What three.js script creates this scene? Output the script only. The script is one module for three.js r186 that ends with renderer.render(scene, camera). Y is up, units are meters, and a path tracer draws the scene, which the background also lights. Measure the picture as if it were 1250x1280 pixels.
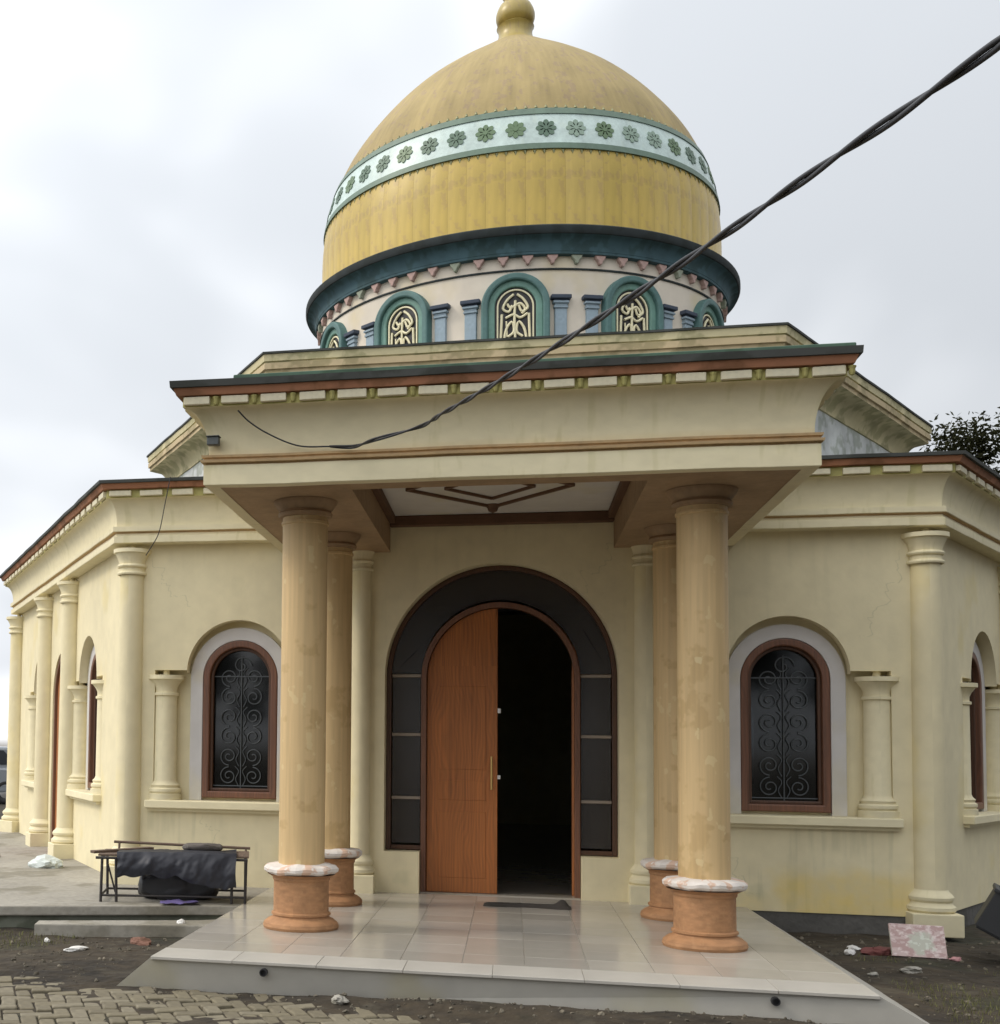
import * as THREE from 'three';
import { mergeGeometries, toCreasedNormals } from 'three/addons/utils/BufferGeometryUtils.js';
import { RoundedBoxGeometry } from 'three/addons/geometries/RoundedBoxGeometry.js';

// ------------------------------------------------------------------ camera, sky, sun, exposure
const scene = new THREE.Scene();
const camera = new THREE.PerspectiveCamera(2 * Math.atan(640 / 1586.89) * 180 / Math.PI, 1250 / 1280, 0.1, 900);
camera.rotation.order = 'YXZ';
camera.position.set(0.1119, 1.5815, 12.4431);
camera.rotation.set(0.0576, 0.2294, 0.0153);
camera.setViewOffset(1250, 1280, 355.46, -200.9, 1250, 1280);
camera.updateProjectionMatrix();

const renderer = new THREE.WebGLRenderer({ antialias: true });
renderer.toneMapping = THREE.LinearToneMapping;
renderer.toneMappingExposure = 1.4;
renderer.shadowMap.enabled = true;

let seed = 12345;
const rnd = () => { seed = (seed + 0x6D2B79F5) | 0; let t = Math.imul(seed ^ (seed >>> 15), 1 | seed); t = (t + Math.imul(t ^ (t >>> 7), 61 | t)) ^ t; return ((t ^ (t >>> 14)) >>> 0) / 4294967296; };
const rr = (a, b) => a + (b - a) * rnd();
const clamp = (x, a = 0, b = 1) => Math.min(b, Math.max(a, x));
const smooth = (a, b, x) => { const t = clamp((x - a) / (b - a)); return t * t * (3 - 2 * t); };
const lerp = (a, b, t) => a + (b - a) * t;
const hash = (x, y, z) => { let h = Math.imul(x, 374761393) + Math.imul(y, 668265263) + Math.imul(z, 2147483647 ^ 0x5bd1e995); h = Math.imul(h ^ (h >>> 13), 1274126177); return ((h ^ (h >>> 16)) >>> 0) / 4294967296; };
const mod = (a, n) => ((a % n) + n) % n;
function vnoise(x, y, per, s) {            // periodic value noise
  const xi = Math.floor(x), yi = Math.floor(y), fx = x - xi, fy = y - yi;
  const ux = fx * fx * (3 - 2 * fx), uy = fy * fy * (3 - 2 * fy);
  const h = (a, b) => hash(mod(a, per), mod(b, per), s);
  return lerp(lerp(h(xi, yi), h(xi + 1, yi), ux), lerp(h(xi, yi + 1), h(xi + 1, yi + 1), ux), uy);
}
function fbm(u, v, f, oct, s = 1) { let a = 0.5, r = 0, n = 0; for (let i = 0; i < oct; i++) { r += a * vnoise(u * f, v * f, f, s + i * 17); n += a; a *= 0.5; f *= 2; } return r / n; }
function noise3(x, y, z, s = 3) {
  const xi = Math.floor(x), yi = Math.floor(y), zi = Math.floor(z), fx = x - xi, fy = y - yi, fz = z - zi;
  const k = (t) => t * t * (3 - 2 * t), h = (a, b, c) => hash(a, b, c * 31 + s);
  const L = (c) => lerp(lerp(h(xi, yi, c), h(xi + 1, yi, c), k(fx)), lerp(h(xi, yi + 1, c), h(xi + 1, yi + 1, c), k(fx)), k(fy));
  return lerp(L(zi), L(zi + 1), k(fz));
}
function fbm3(x, y, z, oct, s) { let a = 0.5, r = 0, n = 0; for (let i = 0; i < oct; i++) { r += a * noise3(x, y, z, s + i * 7); n += a; a *= 0.52; x *= 2.03; y *= 2.03; z *= 2.03; } return r / n; }

// the sun stands behind thin cloud, high on the left and a little in front of the facade
const sunDir = new THREE.Vector3(-0.68, 0.7, 0.16).normalize();
{
  const W = 1024, H = 512, data = new Float32Array(W * H * 4);
  for (let j = 0; j < H; j++) for (let i = 0; i < W; i++) {
    const th = ((j + 0.5) / H - 0.5) * Math.PI, ph = ((i + 0.5) / W - 0.5) * 2 * Math.PI;
    const dx = Math.cos(th) * Math.cos(ph), dy = Math.sin(th), dz = Math.cos(th) * Math.sin(ph);
    const o = (j * W + i) * 4; let r, g, b;
    if (dy < -0.02) { r = 0.22; g = 0.2; b = 0.17; } else {
      const k = 1 / (Math.max(dy, 0) + 0.38), px = dx * k, pz = dz * k;
      const wx = fbm3(px * 1.1 + 9, pz * 1.1, 1.5, 3, 5) - 0.5, wz = fbm3(px * 1.1, pz * 1.1 + 4, 7.5, 3, 9) - 0.5;
      const c1 = fbm3(px * 1.5 + wx * 1.5 + 3.1, pz * 1.5 + wz * 1.5, 0.5, 5, 11);
      const c2 = fbm3(px * 4 + wx * 3, pz * 4 + wz * 3 + 2, 3.5, 4, 23);
      const t = smooth(0.33, 0.62, c1 * 0.8 + c2 * 0.2);
      const glow = Math.pow(clamp((dx * sunDir.x + dy * sunDir.y + dz * sunDir.z) * 0.5 + 0.5), 2);
      const lum = lerp(0.6, 1.0, t) * (0.62 + 0.22 * Math.max(dy, 0) + 0.78 * glow);   // overcast: brighter towards the zenith and round the veiled sun
      r = lum * lerp(0.95, 0.995, t); g = lum * lerp(1.0, 1.005, t); b = lum * lerp(1.065, 1.02, t);
    }
    data[o] = r; data[o + 1] = g; data[o + 2] = b; data[o + 3] = 1;
  }
  const sky = new THREE.DataTexture(data, W, H, THREE.RGBAFormat, THREE.FloatType);
  sky.mapping = THREE.EquirectangularReflectionMapping; sky.magFilter = THREE.LinearFilter; sky.minFilter = THREE.LinearFilter;
  sky.wrapS = THREE.RepeatWrapping; sky.needsUpdate = true;
  scene.background = sky; scene.environment = sky;
}
const sun = new THREE.DirectionalLight(0xfff3e2, 1.05);
sun.position.copy(sunDir).multiplyScalar(60); sun.target.position.set(0, 3, 0);
sun.castShadow = true; sun.shadow.radius = 28; sun.shadow.mapSize.set(2048, 2048);
Object.assign(sun.shadow.camera, { left: -22, right: 22, top: 22, bottom: -22, near: 1, far: 140 });
scene.add(sun, sun.target);

// ------------------------------------------------------------------ textures and materials
const toS = (x) => x <= 0.0031308 ? 12.92 * x : 1.055 * Math.pow(x, 1 / 2.4) - 0.055;
function tex(w, h, metres, fn, srgb = true) {
  const d = new Uint8Array(w * h * 4);
  for (let j = 0; j < h; j++) for (let i = 0; i < w; i++) {
    const c = fn((i + 0.5) / w, (j + 0.5) / h), o = (j * w + i) * 4;
    for (let k = 0; k < 3; k++) d[o + k] = Math.round(255 * clamp(srgb ? toS(clamp(c[k])) : c[k]));
    d[o + 3] = 255;
  }
  const t = new THREE.DataTexture(d, w, h); t.wrapS = t.wrapT = THREE.RepeatWrapping;
  t.magFilter = THREE.LinearFilter; t.minFilter = THREE.LinearMipmapLinearFilter; t.generateMipmaps = true;
  if (srgb) t.colorSpace = THREE.SRGBColorSpace;
  const m = Array.isArray(metres) ? metres : [metres, metres];
  t.repeat.set(1 / m[0], 1 / m[1]); t.needsUpdate = true; return t;
}
const g1 = (x) => [x, x, x];
// plaster: broad blotches, fine grain and faint run marks
const plasterMap = tex(1024, 1024, 3.2, (u, v) => {
  const a = fbm(u, v, 3, 4, 1), b = fbm(u, v, 24, 4, 7), run = fbm(u, v * 0.08 + 0.3, 48, 2, 31), m = smooth(0.58, 0.8, fbm(u, v, 6, 4, 51));
  const x = 0.84 + 0.16 * (a - 0.5) + 0.12 * (b - 0.5) + 0.03 * (run - 0.5);
  return [x * (1 - 0.03 * m), x * (1 - 0.06 * m), x * (1 - 0.2 * m)];
});
const plasterBump = tex(512, 512, 1.1, (u, v) => g1(0.5 * fbm(u, v, 14, 5, 3) + 0.5 * fbm(u, v, 4, 3, 9)), false);
// front wall: the same plaster with yellow damp patches low on the right and mould spots near the ground
const frontMap = tex(1500, 850, [7.5, 4.25], (u, v) => {
  const x = (u - 0) * 7.5 - 3.75, y = v * 4.25;
  const uu = u * 7.5 / 3.2, vv = v * 4.25 / 3.2;
  const a = fbm(uu, vv, 3, 4, 1), b = fbm(uu, vv, 24, 4, 7), n = fbm(uu, vv, 9, 4, 77), run = fbm(uu, vv * 0.08, 48, 2, 31);
  const k = 0.84 + 0.16 * (a - 0.5) + 0.13 * (b - 0.5) + 0.03 * (run - 0.5);
  const blob = (cx, cy, rx, ry) => smooth(1.15, 0.35, Math.hypot((x - cx) / rx, (y - cy) / ry) + 1.5 * (n - 0.5));
  const yel = 0.75 * (0.55 + 0.9 * (b - 0.25)) * Math.max(blob(3.0, 0.26, 0.7, 0.36), 0.5 * blob(2.1, 0.24, 0.6, 0.16), 0.4 * blob(-1.95, 0.45, 0.25, 0.35));
  const crack = (x0, y0, x1, y1, sd) => { const dx = x1 - x0, dy = y1 - y0, L = Math.hypot(dx, dy), t = ((x - x0) * dx + (y - y0) * dy) / (L * L); if (t < 0 || t > 1) return 0; const off = 0.16 * (vnoise(t * 9, sd, 64, sd) - 0.5) + 0.05 * (vnoise(t * 40, sd, 64, sd + 3) - 0.5), dist = Math.abs(((x - x0) * dy - (y - y0) * dx) / L + off); return smooth(0.007, 0.002, dist) * smooth(0, 0.1, t) * smooth(1, 0.7, t); };
  const cr = 0.35 * Math.max(crack(-3.1, 2.9, -3.5, 3.6, 5), crack(3.2, 2.6, 3.6, 3.5, 8), crack(1.9, 0.9, 2.3, 0.2, 12), crack(-2.9, 0.92, -2.6, 0.25, 15), crack(0.7, 3.1, 1.2, 3.7, 18));
  const drip = 0.22 * smooth(0.52, 0.75, fbm(uu, vv * 0.05, 64, 3, 91)) * smooth(0.45, 0.6, fbm(uu, vv, 8, 3, 95)) * (Math.abs(Math.abs(x) - 2.56) < 0.95 && y < 0.95 ? 1 : 0.35);
  const mould = cr + drip + 0.3 * smooth(0.56, 0.72, n) * smooth(0.75, 0.2, y) + 0.45 * blob(-1.75, 0.3, 0.28, 0.3) * smooth(0.4, 0.62, b);
  return [k * (1 - 0.06 * yel) * (1 - 0.5 * mould), k * (1 - 0.2 * yel) * (1 - 0.45 * mould), k * (1 - 0.62 * yel) * (1 - 0.5 * mould)];
});
frontMap.offset.set(0.5, 0);
const dirtMap = tex(1024, 1024, 4, (u, v) => {
  const a = fbm(u, v, 4, 5, 101), b = fbm(u, v, 40, 4, 131), s = smooth(0.62, 0.72, fbm(u, v, 22, 3, 151)), g = smooth(0.55, 0.7, fbm(u, v, 5, 4, 171));
  const k = 0.55 + 0.6 * (a - 0.4) + 0.75 * (b - 0.5);
  return [clamp(k * lerp(0.175, 0.24, s) * (1 - 0.3 * g) * 0.33), clamp(k * lerp(0.13, 0.195, s) * (1 - 0.14 * g) * 0.33), clamp(k * lerp(0.076, 0.125, s) * (1 - 0.3 * g) * 0.33)];
});
const dirtBump = tex(1024, 1024, 4, (u, v) => g1(0.55 * fbm(u, v, 60, 4, 131) + 0.45 * fbm(u, v, 10, 4, 141)), false);
const concMap = tex(1024, 1024, 2.4, (u, v) => {
  const a = fbm(u, v, 4, 5, 201), b = fbm(u, v, 60, 3, 211), m = smooth(0.5, 0.72, fbm(u, v, 6, 5, 221)), sp = smooth(0.72, 0.78, fbm(u, v, 70, 2, 241));
  const k = (0.78 + 0.4 * (a - 0.5) + 0.25 * (b - 0.5)) * (1 - 0.3 * m) * (1 - 0.1 * sp);
  return [k, k * (1 - 0.02 * m), k * (1 - 0.1 * m)];
});
const woodMap = tex(512, 1024, [0.8, 2.4], (u, v) => {
  const w = fbm(u, v, 4, 3, 301), x = u * 22 + 5 * w, ring = 0.5 + 0.5 * Math.sin(6.283 * x), f = fbm(u, v * 0.06, 96, 3, 311);
  const k = 0.72 + 0.16 * (ring - 0.5) + 0.42 * (f - 0.5) + 0.2 * (w - 0.5);
  return [k, k * (0.97 - 0.06 * ring), k * (0.92 - 0.1 * ring)];
});
const goldMap = tex(1024, 1024, 2.2, (u, v) => {
  const a = fbm(u, v, 5, 5, 401), run = fbm(u, v * 0.12, 40, 3, 411), s = smooth(0.6, 0.75, fbm(u, v, 30, 3, 421));
  const k = 0.82 + 0.3 * (a - 0.5) + 0.22 * (run - 0.5) - 0.08 * s;
  return [k, k * (0.99 - 0.03 * s), k * (0.95 + 0.2 * s)];
});
const paintMap = tex(512, 512, 1.3, (u, v) => {       // worn paint
  const a = fbm(u, v, 6, 5, 501), b = fbm(u, v, 40, 3, 511), p = smooth(0.62, 0.7, fbm(u, v, 16, 4, 521));
  const k = 0.78 + 0.4 * (a - 0.5) + 0.2 * (b - 0.5);
  return [lerp(k, 0.9, p * 0.25), lerp(k, 0.86, p * 0.25), lerp(k, 0.78, p * 0.25)];
});
const spatterMap = tex(512, 512, 0.9, (u, v) => {     // terracotta paint, brushed
  const a = fbm(u * 0.3, v, 40, 3, 601), b = fbm(u, v, 8, 4, 611), s = smooth(0.66, 0.72, fbm(u, v, 34, 3, 621));
  const k = 0.72 + 0.36 * (a - 0.5) + 0.22 * (b - 0.5);
  return [lerp(k, 0.95, s * 0.2), lerp(k, 1, s * 0.25), lerp(k, 1, s * 0.3)];
});
const capMap = tex(512, 512, 0.8, (u, v) => {          // white splashes over terracotta
  const a = fbm(u, v, 10, 4, 631), p = smooth(0.6, 0.7, fbm(u, v, 12, 4, 641));
  const k = 0.85 + 0.3 * (a - 0.5); return [k * (1 - 0.12 * p), k * (1 - 0.33 * p), k * (1 - 0.45 * p)];
});
const mossMap = tex(512, 512, 1.8, (u, v) => {
  const a = fbm(u, v, 8, 5, 701), m = smooth(0.45, 0.68, fbm(u, v, 14, 4, 711));
  const k = 0.8 + 0.5 * (a - 0.5);
  return [k * (1 - 0.32 * m), k * (1 - 0.3 * m), k * (1 - 0.36 * m)];
});
const colMap = tex(512, 1024, [1.12, 3.6], (u, v) => {  // brushed column paint: strokes, scuffs and pale chips
  const a = fbm(u, v, 4, 4, 781), st = fbm(u, v * 0.12, 60, 3, 783), chip = smooth(0.7, 0.73, fbm(u, v * 2.5, 14, 4, 787)), scuff = smooth(0.6, 0.72, fbm(u, v * 3, 9, 4, 789)) * smooth(0.52, 0.3, Math.abs(v - 0.33));
  const k = (0.84 + 0.16 * (a - 0.5) + 0.2 * (st - 0.5)) * (1 - 0.13 * scuff); return [lerp(k, 0.95, 0.6 * chip), lerp(k * (1 - 0.03 * scuff), 1, 0.8 * chip), lerp(k * (1 - 0.1 * scuff), 1, chip)];
});
const runMap = tex(1024, 512, [4.2, 2.1], (u, v) => {   // moulded plaster with fine run-down streaks of dirt
  const a = fbm(u, v, 4, 4, 741), b = fbm(u, v, 40, 3, 751), run = smooth(0.56, 0.8, fbm(u, v * 0.1, 80, 3, 761)) * smooth(0.4, 0.65, fbm(u, v, 7, 3, 771));
  const k = 0.86 + 0.16 * (a - 0.5) + 0.1 * (b - 0.5); return [k * (1 - 0.1 * run), k * (1 - 0.1 * run), k * (1 - 0.17 * run)];
});
const S = (color, o = {}) => { const m = new THREE.MeshStandardMaterial({ roughness: 0.85, ...o }); m.color.setRGB(...color); return m; };
const Ph = (color, o = {}) => { const m = new THREE.MeshPhysicalMaterial({ roughness: 0.4, ...o }); m.color.setRGB(...color); return m; };
const plast = { map: plasterMap, bumpMap: plasterBump, bumpScale: 0.004, roughness: 0.82 };
const CREAM = [0.88, 0.785, 0.52];
const M = {
  wall: S(CREAM, plast), front: S(CREAM, { ...plast, map: frontMap }),
  trim: S([0.87, 0.785, 0.53], { ...plast, map: runMap, bumpScale: 0.003 }),
  white: S([0.7, 0.675, 0.65], { map: plasterMap, roughness: 0.7 }),
  dentil: S([0.86, 0.79, 0.57], { map: paintMap, roughness: 0.75 }),
  olive: S([0.5, 0.46, 0.17], { map: paintMap }),
  orange: S([0.64, 0.45, 0.24], { map: paintMap }),
  red: S([0.5, 0.23, 0.125], { map: mossMap }),
  dark: S([0.07, 0.075, 0.07], { map: mossMap, roughness: 0.9 }),
  green: S([0.095, 0.17, 0.12], { map: mossMap }),
  tan: S([0.7, 0.5, 0.25], { map: colMap, bumpMap: plasterBump, bumpScale: 0.003, roughness: 0.6 }),
  terra: S([0.52, 0.27, 0.125], { map: spatterMap, bumpMap: plasterBump, bumpScale: 0.006, roughness: 0.75 }),
  splash: S([0.8, 0.74, 0.68], { map: capMap, bumpMap: plasterBump, bumpScale: 0.012, roughness: 0.9 }),
  brown: S([0.15, 0.075, 0.04], { map: paintMap, roughness: 0.7 }),
  soffit: S([0.42, 0.28, 0.16], { map: paintMap, roughness: 0.7 }),
  ceiling: S([0.75, 0.72, 0.68], { map: plasterMap }),
  plinth: S([0.13, 0.125, 0.115], { map: concMap, bumpMap: dirtBump, bumpScale: 0.02 }),
  conc: S([0.4, 0.375, 0.32], { map: concMap, bumpMap: dirtBump, bumpScale: 0.008 }),
  concDark: S([0.17, 0.18, 0.14], { map: mossMap, bumpMap: dirtBump, bumpScale: 0.01 }),
  door: S([0.5, 0.18, 0.045], { map: woodMap, roughness: 0.45 }),
  frame: S([0.22, 0.105, 0.065], { map: woodMap, roughness: 0.5 }),
  frameDark: S([0.12, 0.06, 0.035], { map: woodMap, roughness: 0.5 }),
  bar: S([0.3, 0.25, 0.2], { roughness: 0.5 }),
  glass: Ph([0.3, 0.33, 0.34], { transmission: 1, thickness: 0, roughness: 0.06, ior: 1.5 }),
  iron: S([0.085, 0.095, 0.1], { roughness: 0.5, metalness: 0.2 }),
  black: S([0.02, 0.02, 0.022], { roughness: 0.5 }),
  brass: S([0.7, 0.5, 0.2], { roughness: 0.3, metalness: 1 }),
  tier: S([0.74, 0.66, 0.4], { map: mossMap }), tierBand: S([0.66, 0.53, 0.32], { map: mossMap }),
  tierWall: S([0.74, 0.77, 0.76], { map: mossMap }),
  roof: S([0.2, 0.2, 0.18], { map: concMap }),
  gold: S([0.63, 0.455, 0.1], { map: goldMap, roughness: 0.42 }), gold2: S([0.585, 0.425, 0.09], { map: goldMap, roughness: 0.45 }), gold3: S([0.65, 0.475, 0.12], { map: goldMap, roughness: 0.4 }),
  goldDull: S([0.43, 0.335, 0.155], { map: goldMap, bumpMap: plasterBump, bumpScale: 0.006, roughness: 0.8 }),
  finial: S([0.44, 0.34, 0.1], { map: goldMap, roughness: 0.35 }),
  aqua: S([0.62, 0.76, 0.72], { map: paintMap, roughness: 0.4 }),
  bandGreen: S([0.15, 0.23, 0.17], { map: paintMap, roughness: 0.5 }),
  rosette: S([0.085, 0.15, 0.1], { roughness: 0.5 }), rosette2: S([0.11, 0.18, 0.09], { roughness: 0.5 }), rosette3: S([0.24, 0.33, 0.26], { roughness: 0.5 }),
  drumWall: S([0.82, 0.74, 0.62], { map: plasterMap }),
  ringTeal: S([0.07, 0.14, 0.165], { map: mossMap }), ringDark: S([0.03, 0.04, 0.042], { map: mossMap }),
  hood: S([0.1, 0.21, 0.2], { map: paintMap, roughness: 0.6 }), hood2: S([0.18, 0.35, 0.29], { map: paintMap, roughness: 0.6 }),
  blue: S([0.36, 0.46, 0.53], { map: paintMap }), blueDark: S([0.07, 0.09, 0.13], { map: paintMap }),
  pink: S([0.62, 0.43, 0.38], { map: paintMap }), pinkGreen: S([0.4, 0.44, 0.34], { map: paintMap }),
  script: S([0.8, 0.74, 0.5], { roughness: 0.5 }),
  tileA: S([0.47, 0.44, 0.385], { map: plasterMap, roughness: 0.14 }), tileB: S([0.45, 0.42, 0.365], { map: plasterMap, roughness: 0.17 }), tileC: S([0.49, 0.46, 0.405], { map: plasterMap, roughness: 0.2 }),
  border: S([0.49, 0.465, 0.415], { map: plasterMap, roughness: 0.45 }),
  riser: S([0.46, 0.44, 0.39], { map: plasterMap, bumpMap: plasterBump, bumpScale: 0.004, roughness: 0.55 }),
  dirt: S([1, 1, 1], { map: dirtMap, bumpMap: dirtBump, bumpScale: 0.035, roughness: 1 }),
  paveA: S([0.215, 0.185, 0.12], { map: concMap, bumpMap: dirtBump, bumpScale: 0.01 }), paveB: S([0.19, 0.163, 0.107], { map: concMap, bumpMap: dirtBump, bumpScale: 0.01 }), paveC: S([0.24, 0.21, 0.145], { map: concMap, bumpMap: dirtBump, bumpScale: 0.01 }),
  lace: S([0.3, 0.3, 0.15], { roughness: 0.6 }),
  frosted: Ph([0.24, 0.215, 0.19], { transmission: 0.85, thickness: 0, roughness: 0.2 }),
  cable: S([0.022, 0.023, 0.027], { roughness: 0.55 }),
};

// ------------------------------------------------------------------ geometry helpers
const V2 = (x, y) => new THREE.Vector2(x, y), V3 = (x, y, z) => new THREE.Vector3(x, y, z);
function triuv(g) {
  if (g.index) g = g.toNonIndexed();
  if (!g.attributes.normal) g.computeVertexNormals();
  const p = g.attributes.position, uv = new Float32Array(p.count * 2), a = V3(), b = V3(), c = V3(), n = V3();
  for (let i = 0; i < p.count; i += 3) {
    a.fromBufferAttribute(p, i); b.fromBufferAttribute(p, i + 1); c.fromBufferAttribute(p, i + 2);
    n.copy(b).sub(a).cross(c.clone().sub(a)); const ax = Math.abs(n.x), ay = Math.abs(n.y), az = Math.abs(n.z);
    [a, b, c].forEach((q, k) => {
      const o = (i + k) * 2;
      if (ay > ax && ay > az) { uv[o] = q.x; uv[o + 1] = q.z; } else if (ax > az) { uv[o] = q.z; uv[o + 1] = q.y; } else { uv[o] = q.x; uv[o + 1] = q.y; }
    });
  }
  g.setAttribute('uv', new THREE.BufferAttribute(uv, 2)); return g;
}
const box = (x0, x1, y0, y1, z0, z1) => triuv(new THREE.BoxGeometry(x1 - x0, y1 - y0, z1 - z0).translate((x0 + x1) / 2, (y0 + y1) / 2, (z0 + z1) / 2));
const rbox = (x0, x1, y0, y1, z0, z1, r = 0.008) => triuv(new RoundedBoxGeometry(x1 - x0, y1 - y0, z1 - z0, 1, r).translate((x0 + x1) / 2, (y0 + y1) / 2, (z0 + z1) / 2));
function lathe(pts, seg = 48, crease = 0.55, a0 = 0, al = Math.PI * 2) {
  const g0 = new THREE.LatheGeometry(pts.map(([r, y]) => V2(r, y)), seg, a0, al);
  const p = g0.attributes.position, uv = g0.attributes.uv; let R = 0; for (const [r] of pts) R = Math.max(R, r);
  const n = pts.length;
  for (let i = 0; i < p.count; i++) { const k = Math.floor(i / n); uv.setXY(i, (k / seg) * al * R, p.getY(i)); }
  g0.deleteAttribute('normal'); return toCreasedNormals(g0, crease);
}
const ext = (shape, depth, z0, bevel = 0, seg = 24) => triuv(new THREE.ExtrudeGeometry(shape, { depth: depth - 2 * bevel, curveSegments: seg, bevelEnabled: bevel > 0, bevelThickness: bevel, bevelSize: bevel, bevelOffset: -bevel, bevelSegments: 2 }).translate(0, 0, z0 + bevel));
const wob = (x, y, z, s) => fbm3(x * 1.9 + s, y * 1.3, z * 1.9, 3, s) - 0.5;
function sweep(path, closed, prof, crease = 0.5) {
  { const q = [], m = path.length; for (let i = 0; i < m; i++) { q.push(path[i]); if (i < m - 1 || closed) { const b = path[(i + 1) % m], L = Math.hypot(b[0] - path[i][0], b[1] - path[i][1]), k = Math.max(1, Math.round(L / 0.3)); for (let j = 1; j < k; j++) q.push([lerp(path[i][0], b[0], j / k), lerp(path[i][1], b[1], j / k)]); } } path = q; }
  const run = [0]; for (let i = 1; i <= path.length; i++) { const a = path[i - 1], b = path[i % path.length]; run.push(run[i - 1] + Math.hypot(b[0] - a[0], b[1] - a[1])); }       // path [[x,z]] walked with the outside on its left when seen from above (+y), prof [[out,y]]
  const n = path.length, dirs = [];
  for (let i = 0; i < (closed ? n : n - 1); i++) { const a = path[i], b = path[(i + 1) % n], l = Math.hypot(b[0] - a[0], b[1] - a[1]); dirs.push([(b[0] - a[0]) / l, (b[1] - a[1]) / l]); }
  const nor = dirs.map(([x, z]) => [-z, x]);             // outward normals
  const off = path.map((p, i) => {
    const n1 = closed ? nor[mod(i - 1, n)] : nor[Math.max(i - 1, 0)], n2 = closed ? nor[i] : nor[Math.min(i, n - 2)];
    const d = 1 + n1[0] * n2[0] + n1[1] * n2[1]; return [(n1[0] + n2[0]) / d, (n1[1] + n2[1]) / d];
  });
  const pos = [], uv = []; let len = [0]; for (let j = 1; j < prof.length; j++) len.push(len[j - 1] + Math.hypot(prof[j][0] - prof[j - 1][0], prof[j][1] - prof[j - 1][1]));
  for (let i = 0; i < dirs.length; i++) {
    const A = i, B = (i + 1) % n;
    const L = run[i + 1] - run[i];
    const P = (k, j) => { const w = 0.014 * wob(path[k][0], prof[j][1], path[k][1], 3), v = 0.016 * wob(path[k][0], prof[j][1] * 0.3, path[k][1], 9); return [path[k][0] + off[k][0] * (prof[j][0] + w), prof[j][1] + v, path[k][1] + off[k][1] * (prof[j][0] + w)]; };
    for (let j = 0; j < prof.length - 1; j++) {
      const q = [[P(A, j), 0, len[j]], [P(B, j), L, len[j]], [P(B, j + 1), L, len[j + 1]], [P(A, j + 1), 0, len[j + 1]]];
      for (const k of [0, 1, 2, 0, 2, 3]) { pos.push(...q[k][0]); uv.push(q[k][1] + run[i], q[k][2]); }
    }
  }
  const g = new THREE.BufferGeometry(); g.setAttribute('position', new THREE.Float32BufferAttribute(pos, 3)); g.setAttribute('uv', new THREE.Float32BufferAttribute(uv, 2));
  return toCreasedNormals(g, crease);
}
const cove = (x0, y0, x1, y1, n = 8) => { const r = []; for (let i = 0; i <= n; i++) { const t = i / n * Math.PI / 2; r.push([x0 + (x1 - x0) * (1 - Math.cos(t)), y0 + (y1 - y0) * Math.sin(t)]); } return r; };
const merge = (gs) => { const k = gs.map((g) => { if (g.index) g = g.toNonIndexed(); for (const a of Object.keys(g.attributes)) if (!['position', 'normal', 'uv'].includes(a)) g.deleteAttribute(a); return g; }); return mergeGeometries(k); };
const tube = (pts, r, seg = 40, rad = 6, closed = false) => new THREE.TubeGeometry(new THREE.CatmullRomCurve3(pts.map((p) => V3(...p)), closed), seg, r, rad, closed);
const bar = (a, b, r, rad = 6) => { const d = V3(...b).sub(V3(...a)), g = new THREE.CylinderGeometry(r, r, d.length(), rad); g.applyQuaternion(new THREE.Quaternion().setFromUnitVectors(V3(0, 1, 0), d.clone().normalize())); return g.translate((a[0] + b[0]) / 2, (a[1] + b[1]) / 2, (a[2] + b[2]) / 2); };
const used = {};
const numbered = (n) => { const k = used[n] = (used[n] ?? -1) + 1; return k ? `${n}_${String(k).padStart(3, '0')}` : n; };
function put(parent, name, geo, mat) { const m = new THREE.Mesh(geo, mat); m.name = name; m.castShadow = m.receiveShadow = true; parent.add(m); return m; }
function group(parent, name, pos = [0, 0, 0], ry = 0) { const g = new THREE.Group(); g.name = name; g.position.set(...pos); g.rotation.y = ry; parent.add(g); return g; }
function thing(name, label, category, pos = [0, 0, 0], ry = 0, grp) { const g = group(scene, numbered(name), pos, ry); g.userData = { label, category }; if (grp) g.userData.group = grp; return g; }
function solo(name, label, category, geo, mat, pos = [0, 0, 0], rot = [0, 0, 0], grp) { const m = put(scene, numbered(name), geo, mat); m.position.set(...pos); m.rotation.set(...rot); m.userData = { label, category }; if (grp) m.userData.group = grp; return m; }
function structure(name, geo, mat) { const m = put(scene, name, geo, mat); m.userData = { kind: 'structure' }; return m; }

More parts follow.
